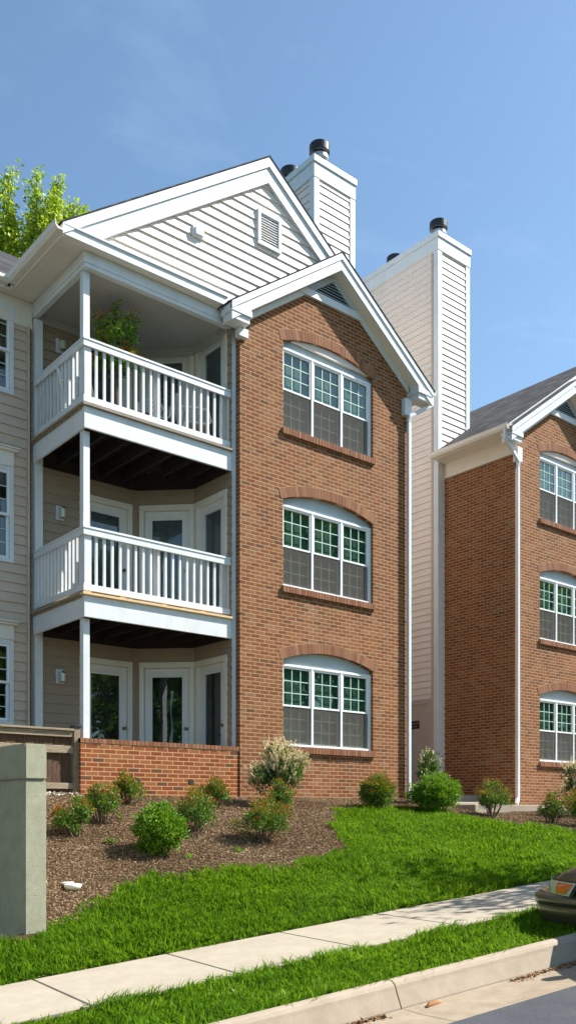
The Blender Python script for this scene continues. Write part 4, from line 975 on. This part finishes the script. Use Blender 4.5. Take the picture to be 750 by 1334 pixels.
for k in range(6):
    a = k * 1.05; b = (x + .10 * math.cos(a), y + .10 * math.sin(a), 7.05 + .1 * (k % 3)); m.tube([(x, y, DZ + .25), (x + .02 * math.cos(a), y + .02 * math.sin(a), 6.75), b], [.02, .016, .010], 6)
    for j in range(9):
        an = a + random.uniform(-1.1, 1.1); rr = random.uniform(.10, .38); t = (x + rr * math.cos(an), y + rr * math.sin(an), random.uniform(7.15, 8.15)); mid = tuple((b[i] + t[i]) / 2 + (.04 if i == 2 else 0) for i in range(3)); m.tube([b, mid, t], [.008, .006, .003], 4); tp.append((b, mid, t))
m.build('stems', M['stem'], T)
rng = np.random.default_rng(9); P = []
for b, mid, t in tp:
    for j in range(36): 
        f = random.random(); q = np.array(mid) * (1 - f) + np.array(t) * f; P.append(q + rng.normal(0, .035, 3) - np.array([0, 0, .02]))
P = np.array(P) - np.array(ORG); D = rnd_dirs(len(P)) + np.array([0, 0, -.5]); V, F = leaves(P, D, rng.uniform(.06, .10, len(P)), rng.uniform(.03, .045, len(P))); npmesh('foliage', V, F, M['leaf_bright'], T)
P = []
for b, mid, t in tp[::2]:
    a = np.array(t) - np.array(ORG)
    ca = rng.random() * 6.28
    for j in range(30): P.append(a + np.array([np.cos(ca) * j * .008, np.sin(ca) * j * .008, j * .009 - j * j * .00022 - .05]) + rng.normal(0, .008, 3))
P = np.array(P); V, F = leaves(P, rnd_dirs(len(P)) + np.array([0, 0, .4]), .042, .017); npmesh('new_growth', V, F, M['leaf_red'], T)['kind'] = 'stuff'
root0()
pot(7.52, 12.72, DZ, .17, .30, 'dark empty planter beside the tall potted plant on the top balcony'); root0()

# ------------------------------------------------------------------ car
def car():
    T = thing('parked_car', (0, 0, 0), 'olive-brown metallic sedan parked nose-in over the kerb', 'car')
    # local: +y forwards, x right, z up; origin on the ground at the car's centre
    import bmesh
    st = [  # y, half width, z bottom, z beltline/side top, z deck centre, tuck
        (-2.32, .55, .34, .78, .80), (-2.27, .74, .24, .88, .92), (-2.1, .83, .20, .93, .98), (-1.7, .865, .19, .93, 1.00), (-1.3, .875, .18, .93, .97), (-.8, .88, .18, .92, .96), (-.2, .88, .18, .90, .94),
        (.4, .88, .18, .88, .92), (.9, .875, .18, .86, .91), (1.3, .87, .18, .81, .875), (1.65, .855, .18, .735, .81), (1.9, .81, .17, .665, .745), (2.03, .75, .165, .615, .69), (2.11, .66, .18, .575, .64), (2.17, .54, .24, .51, .56), (2.19, .42, .32, .45, .48)]
    m = MB(); n = None; rings = []
    for y, w, zb, zs, zc in st:
        hgt = zs - zb
        half = [(0, zb), (w * .80, zb), (w * .96, zb + hgt * .10), (w * 1.0, zb + hgt * .32), (w * 1.015, zb + hgt * .55), (w * .995, zb + hgt * .80), (w * .965, zs - .015), (w * .90, zs + .012), (w * .55, zs + (zc - zs) * .72), (0, zc)]
        ring = [(x, y, z) for x, z in half] + [(-x, y, z) for x, z in reversed(half[1:-1])]; rings.append(ring)
    n = len(rings[0]); vs_ = [p for r_ in rings for p in r_]; fs = []
    for i in range(len(rings) - 1):
        for k in range(n): fs.append((i * n + k, i * n + (k + 1) % n, (i + 1) * n + (k + 1) % n, (i + 1) * n + k))
    fs.append(tuple(range(n))); fs.append(tuple((len(rings) - 1) * n + k for k in range(n)))
    m.add(vs_, fs)
    body = m.build('body', M['carpaint'], T, smooth=True)
    sd = body.modifiers.new('s', 'SUBSURF'); sd.levels = 2; sd.render_levels = 2
    # cabin
    m = MB(); cab = [(-1.95, .62, .97), (-1.35, .60, 1.30), (-.9, .60, 1.37), (-.1, .60, 1.385), (.35, .60, 1.34), (1.15, .66, .90)]
    rings = []
    for y, w, z in cab:
        bw = .80; rings.append([(-bw, y, .88), (-w - .02, y, z - .05), (-w * .8, y, z), (0, y, z + .015), (w * .8, y, z), (w + .02, y, z - .05), (bw, y, .88)])
    vs_ = [p for r_ in rings for p in r_]; n = 7; fs = []
    for i in range(len(rings) - 1):
        for k in range(n - 1): fs.append((i * n + k, i * n + k + 1, (i + 1) * n + k + 1, (i + 1) * n + k))
    m.add(vs_, fs); m.build('greenhouse', M['carglass'], T, smooth=True)
    m = MB()
    rr = [[(p[0] * 1.01, p[1], p[2] + .008) for p in r_[1:6]] for r_ in rings[1:5]]; vs_ = [p for r_ in rr for p in r_]; fs = []
    for i in range(3):
        for k in range(4): fs.append((i * 5 + k, i * 5 + k + 1, (i + 1) * 5 + k + 1, (i + 1) * 5 + k))
    m.add(vs_, fs); m.build('roof_panel', M['carpaint'], T, smooth=True)
    m = MB()
    for sx in (-1, 1):
        for i in ((0, 1), (4, 5)):
            a, b = rings[i[0]], rings[i[1]]; k = 1 if sx < 0 else 5; m.tube([Vector(a[k]) + Vector((sx * .01, 0, 0)), Vector(b[k]) + Vector((sx * .01, 0, 0))], .03, 6)
        m.tube([(sx * .69, -.35, 1.33), (sx * .81, -.38, .90)], .03, 6)
    m.build('pillar', M['carpaint'], T)
    for sx in (-1, 1):
        for y in (-1.45, 1.26):
            m = MB(); m.lathe((sx * .80, y, .31), [(.20, -.10), (.30, -.095), (.315, -.07), (.315, .07), (.30, .095), (.20, .10)], 28, 'x'); w = m.build('wheel', M['rubber'], T, smooth=True)
            m = MB(); m.lathe((sx * .80, y, .31), [(.05, sx * .125), (.06, sx * .115), (.17, sx * .106), (.20, sx * .118), (.21, sx * .10), (.21, sx * .05)], 24, 'x')
            m.build('rim', M['alloy'], w)
            m = MB(); 
            a0 = [(sx * .9 - sx * .02, y + .355 * math.cos(R(a)), .31 + .355 * math.sin(R(a))) for a in range(-15, 196, 12)]; m.tube(a0, .02, 6); m.build('wheel_arch', M['black'], T)
    # bumper: thicker lower belt wrapping round the nose
    def sec(off, z, shrink=1.):
        pts = []
        for y, w in ((1.62, .865), (1.95, .83), (2.17, .765), (2.28, .68), (2.35, .56), (2.395, .36), (2.405, 0)): pts.append((w + off, y + off * .6, z))
        return pts + [(-p[0], p[1], p[2]) for p in reversed(pts[:-1])]
    m = MB(); L = [sec(-.10, .09), sec(-.04, .10), sec(-.005, .19), sec(.012, .26), sec(.018, .335), sec(.012, .350), sec(.012, .355), sec(.026, .362), sec(.032, .40), sec(.026, .430), sec(.005, .450), sec(-.04, .458), sec(-.14, .460), sec(-.26, .455)]
    n = len(L[0]); vs_ = [p for l in L for p in l]; fs = [(i * n + k, i * n + k + 1, (i + 1) * n + k + 1, (i + 1) * n + k) for i in range(len(L) - 1) for k in range(n - 1)]
    m.add(vs_, fs); bp_ = m.build('bumper', M['carpaint'], T, smooth=True)
    m = MB(); m.tube([Vector(p) for p in sec(.022, .352)], .006, 5); m.build('rub_strip', M['black'], bp_)
    # headlights wrapping the corners
    for sx in (-1, 1):
        def hl(t, z0, z1, o):          # t 0 (inner front) .. 1 (side, rear)
            path = [(.40, 2.20), (.52, 2.18), (.63, 2.125), (.71, 2.05), (.765, 1.94), (.805, 1.82), (.832, 1.70)]
            f = t * (len(path) - 1); i = min(int(f), len(path) - 2); g = f - i; x = path[i][0] * (1 - g) + path[i + 1][0] * g; y = path[i][1] * (1 - g) + path[i + 1][1] * g
            nx, ny = .5 + .5 * t, 1 - .8 * t; l = math.hypot(nx, ny); return (sx * (x + nx / l * o), y + ny / l * o)
        def patch(t0, t1, lo, hi, o, name, mat, parent, slant=.0, N=8):
            m = MB(); vs_ = []
            for j in range(N + 1):
                t = t0 + (t1 - t0) * j / N
                for e in range(5):
                    z = lo + (hi - lo) * e / 4; tt = t + slant * (e / 4) * (j / N); oo = o - .028 * (e / 4) ** 2 - (.0); x, y = hl(min(tt, 1.15), 0, 0, oo); vs_.append((x, y, z))
            fs = [(j * 5 + e, j * 5 + e + 1, (j + 1) * 5 + e + 1, (j + 1) * 5 + e) for j in range(N) for e in range(4)]
            m.add(vs_, fs); o_ = m.build(name, mat, parent, smooth=True); return o_
        g = patch(.0, .97, .447, .592, .048, 'headlight', M['black'], T, slant=.12)
        patch(.02, .93, .458, .582, .054, 'lens', M['lens_clear'], g, slant=.10)
        patch(.68, .86, .474, .570, .060, 'indicator', M['lens_amber'], g, slant=.13)
    m = MB(); 
    for k in range(4): m.box(-.36, .36, 2.185, 2.205, .47 + k * .026, .482 + k * .026)
    m.build('grille', M['black'], T)
    for sx in (-1, 1):
        m = MB(); m.box(sx * .70 - .13, sx * .70 + .13, -2.31, -2.18, .66, .84); m.build('tail_light', simple('tail', (.35, .01, .01), rough=.2), T, bevel=.03)
        m = MB(); m.lathe((sx * .93, .72, .98), [(.02, -.07), (.085, -.03), (.085, .03), (.06, .06)], 12, 'y'); m.build('wing_mirror', M['carpaint'], T, smooth=True)
        for y in (-.2, .0):
            pass
        m = MB(); m.box(sx * .888 - .008, sx * .888 + .008, -.98, -.85, .76, .785); m.box(sx * .888 - .008, sx * .888 + .008, .1, .23, .76, .785); m.build('door_handle', M['carpaint'], T)
    return T
T = car()
# car stands on the sloping car park, perpendicular to the kerb
hd = Vector((.092, 1, 0)).normalized(); nose = Vector((8.22, 5.24)); cpos = nose - Vector((hd.x, hd.y)) * 2.40
zc = float(S(cpos.x, cpos.y)) - .155
gx = Vector((1, 0, .083 * .995)); gy = Vector((0, 1, -.083 * .096)); nrm = gx.cross(gy).normalized()
yv = (hd - nrm * hd.dot(nrm)).normalized(); xv = yv.cross(nrm).normalized()
T.matrix_world = Matrix.Translation((cpos.x, cpos.y, zc)) @ Matrix((xv, yv, nrm)).transposed().to_4x4()
root0()

# ------------------------------------------------------------------ trees
def tree(loc, h, crown_r, crown_base, nb, nleaf, leaf, mat, label, seed, name='tree', clump=.5, group=None, up=.6, spread=1.):
    global rng
    rng = np.random.default_rng(seed); random.seed(seed)
    T = thing(name, loc, label, 'tree', group); B = Vector(loc)
    m = MB(); tw = []
    tr = h * .018 + .05
    m.tube([B + Vector((0, 0, -.3)), B + Vector((.02 * h * .3, 0, h * .3)), B + Vector((-.01 * h, .01 * h, h * .6)), B + Vector((0, 0, h * .92))], [tr * 1.2, tr * .85, tr * .5, tr * .1], 9)
    m.build('trunk', M['bark'], T, smooth=True)
    m = MB()
    for k in range(nb):
        f = random.random() ** (.42 if name == 'spring_tree' else .8); z0 = crown_base + (h * .88 - crown_base) * f; a = k * 2.4 + random.uniform(-.3, .3)
        prof = math.sin(math.pi * min(1, .18 + (.55 if name == 'spring_tree' else .82) * (z0 - crown_base) / (h - crown_base))) ** .6
        L = crown_r * prof * random.uniform(.7, 1.1) * spread
        b = B + Vector((0, 0, z0)); tip = b + Vector((math.cos(a) * L, math.sin(a) * L, L * up * random.uniform(.6, 1.6))); mid = (b + tip) / 2 + Vector((0, 0, -.06 * L))
        m.tube([b, mid, tip], [tr * .35, tr * .2, tr * .06], 5); 
        for j in range(5):
            g = random.uniform(.35, 1.); q = b.lerp(tip, g); t2 = q + Vector([random.gauss(0, .28 * crown_r * .5) for _ in range(2)] + [abs(random.gauss(0, .3 * crown_r * .6)) * (up + .3)]); m.tube([q, t2], [tr * .10, tr * .03], 4, cap=False); tw.append(np.array(t2)); tw.append(np.array(q.lerp(t2, .55)))
        tw.append(np.array(tip))
    m.build('branches', M['bark'], T)
    tw = np.array(tw); idx = rng.integers(0, len(tw), nleaf); P = tw[idx] + rng.normal(0, clump, (nleaf, 3)) * np.array([1, 1, .9]) - np.array(B)
    V, F = leaves(P, rnd_dirs(nleaf) + np.array([0, 0, -.1]), rng.uniform(leaf * .6, leaf * 1.2, nleaf), rng.uniform(leaf * .45, leaf * .8, nleaf)); npmesh('crown', V, F, mat, T); root0(); return T
def spring_tree(loc, label):
    """tall multi-stemmed tree with upright leafy leaders"""
    global rng
    rng = np.random.default_rng(12); random.seed(12); T = thing('tree', loc, label, 'tree'); B = Vector(loc)
    m = MB(); m.tube([B + Vector((0, 0, -.3)), B + Vector((.1, .05, 5)), B + Vector((-.1, .1, 11))], [.34, .26, .17], 10); m.build('trunk', M['bark'], T, smooth=True)
    rt = Vector((.768, -.64, 0)); fw = Vector((.64, .768, 0)); m = MB(); tw = []; wt = []
    spots = [(-3.4, 21.2), (-2.7, 21.8), (-2.1, 21.3), (-1.45, 22.0), (-.85, 22.3), (-.35, 21.2), (.15, 22.1), (.5, 21.7), (.85, 22.0), (1.2, 21.5), (1.55, 21.4), (2.2, 20.6), (2.9, 19.8)]
    for k, (a, z) in enumerate(spots):
        for rep in range(2):
            d = random.uniform(-1.6, 1.6) if rep else random.uniform(-.4, .4); zt = z - (random.uniform(.3, 1.6) if rep else 0); aa = a + (random.uniform(-.4, .4) if rep else 0)
            base = B + Vector((0, 0, 8 + random.uniform(0, 3))); tip = Vector((B.x, B.y, zt)) + rt * aa + fw * d; mid = base.lerp(tip, .5) + (rt * aa + fw * d) * .22
            m.tube([base, mid, tip], [.09, .05, .012], 5); n = 26
            for j in range(n):
                f = .35 + .65 * j / n; p = mid.lerp(tip, (f - .35) / .65); L = .55 * (1.1 - f * .62)
                q = p + Vector((random.gauss(0, L * .55), random.gauss(0, L * .55), random.uniform(.05, .40))); q.z = min(q.z, zt + .05); m.tube([p, q], [.016, .006], 3, cap=False)
                tw += [np.array(q), np.array(p.lerp(q, .5)), np.array(p)]
    m.build('branches', M['bark'], T); tw = np.array(tw); nl = 46000; idx = rng.integers(0, len(tw), nl)
    P = tw[idx] + rng.normal(0, .125, (nl, 3)) - np.array(B); V, F = leaves(P, rnd_dirs(nl) + np.array([0, 0, -.1]), rng.uniform(.09, .17, nl), rng.uniform(.07, .12, nl)); npmesh('crown', V, F, M['leaf_spring'], T); root0()
spring_tree((13.4, 30, .2), 'tall tree in yellow-green spring leaf behind the nearer building')
# trees across the car park (seen only in the window glass and by their shadows)
for i, (x, y, h, r) in enumerate([(33, -26, 17, 6), (43, -22, 19, 7), (54, -27, 17, 6.5), (66, -24, 18, 7), (80, -30, 20, 8), (-24, -8, 14, 6), (-30, 2, 13, 6), (22, -32, 15, 6), (97, -36, 20, 8)]):
    tree((x, y, float(S(x, y)) - .3), h, r, h * .12, 55, 9000, .62, M['leaf_tree'], 'leafy green tree across the car park, %s' % ['nearest the street lamp side', 'second in the row', 'third in the row', 'fourth in the row', 'fifth in the row', 'left of the car park', 'farthest left', 'first in the row', 'last in the row'][i], 40 + i, clump=.75, group='trees across the car park')
# street tree to the right, out of frame, dappling the lawn
tree((13.1, 4.3, float(H(13.1, 4.3))), 5.2, 1.5, 2.4, 20, 1500, .15, M['leaf_tree'], 'young street tree on the grass verge beside the parked car', 77, clump=.28, group='street trees')

# ------------------------------------------------------------------ light, sky, camera
L = Vector((-2.0, 1, -2.38)).normalized()
sun = bpy.data.lights.new('sun', 'SUN'); sun.energy = 5.0; sun.angle = R(.53); sun.color = (1, .955, .88)
so = bpy.data.objects.new('sun', sun); COL.objects.link(so); so.rotation_euler = L.to_track_quat('-Z', 'Y').to_euler()
w = bpy.data.worlds.new('World'); sc.world = w; w.use_nodes = True; nt = w.node_tree; nt.nodes.clear()
sky = nt.nodes.new('ShaderNodeTexSky'); sky.sky_type = 'NISHITA'; sky.sun_disc = False
d = -L; sky.sun_elevation = math.asin(d.z); sky.sun_rotation = math.atan2(d.x, d.y)
sky.altitude = 100; sky.air_density = 1.0; sky.dust_density = .6; sky.ozone_density = 1.4
# faint cirrus
tc = nt.nodes.new('ShaderNodeTexCoord').outputs['Generated']
mp = nd(nt, 'ShaderNodeMapping', Vector=tc, Scale=(1.2, 3.5, 9.)).outputs[0]
cn = nd(nt, 'ShaderNodeTexNoise', Vector=mp, Scale=1.6, Detail=9., Roughness=.62, Distortion=.6).outputs[0]
cf = mth(nt, 'MULTIPLY', ramp(nt, cn, [(.5, (0, 0, 0)), (.85, (1, 1, 1))]), .14)
colr = mixc(nt, cf, sky.outputs[0], (5.2, 6.2, 7.6))
colr = mixc(nt, 1., colr, (1.0, 1.12, 1.10), 'MULTIPLY')
bg = nd(nt, 'ShaderNodeBackground', Color=colr, Strength=.092)
ow = nt.nodes.new('ShaderNodeOutputWorld'); nt.links.new(bg.outputs[0], ow.inputs[0])
cam = bpy.data.cameras.new('camera'); co = bpy.data.objects.new('camera', cam); COL.objects.link(co); sc.camera = co
cam.sensor_fit = 'VERTICAL'; cam.sensor_height = 24; cam.sensor_width = 24
cam.lens = 1170 / 1334 * 24; cam.shift_y = (1057 - 667) / 1334; cam.clip_end = 2000; cam.clip_start = .1
co.rotation_euler = (R(90), 0, R(50.2145 - 90)); co.location = (0, 0, 0)
sc.view_settings.view_transform = 'Standard'; sc.view_settings.look = 'None'; sc.view_settings.exposure = 1.0; sc.view_settings.gamma = 1
sc.cycles.use_denoising = True; sc.cycles.max_bounces = 8; sc.cycles.transparent_max_bounces = 16
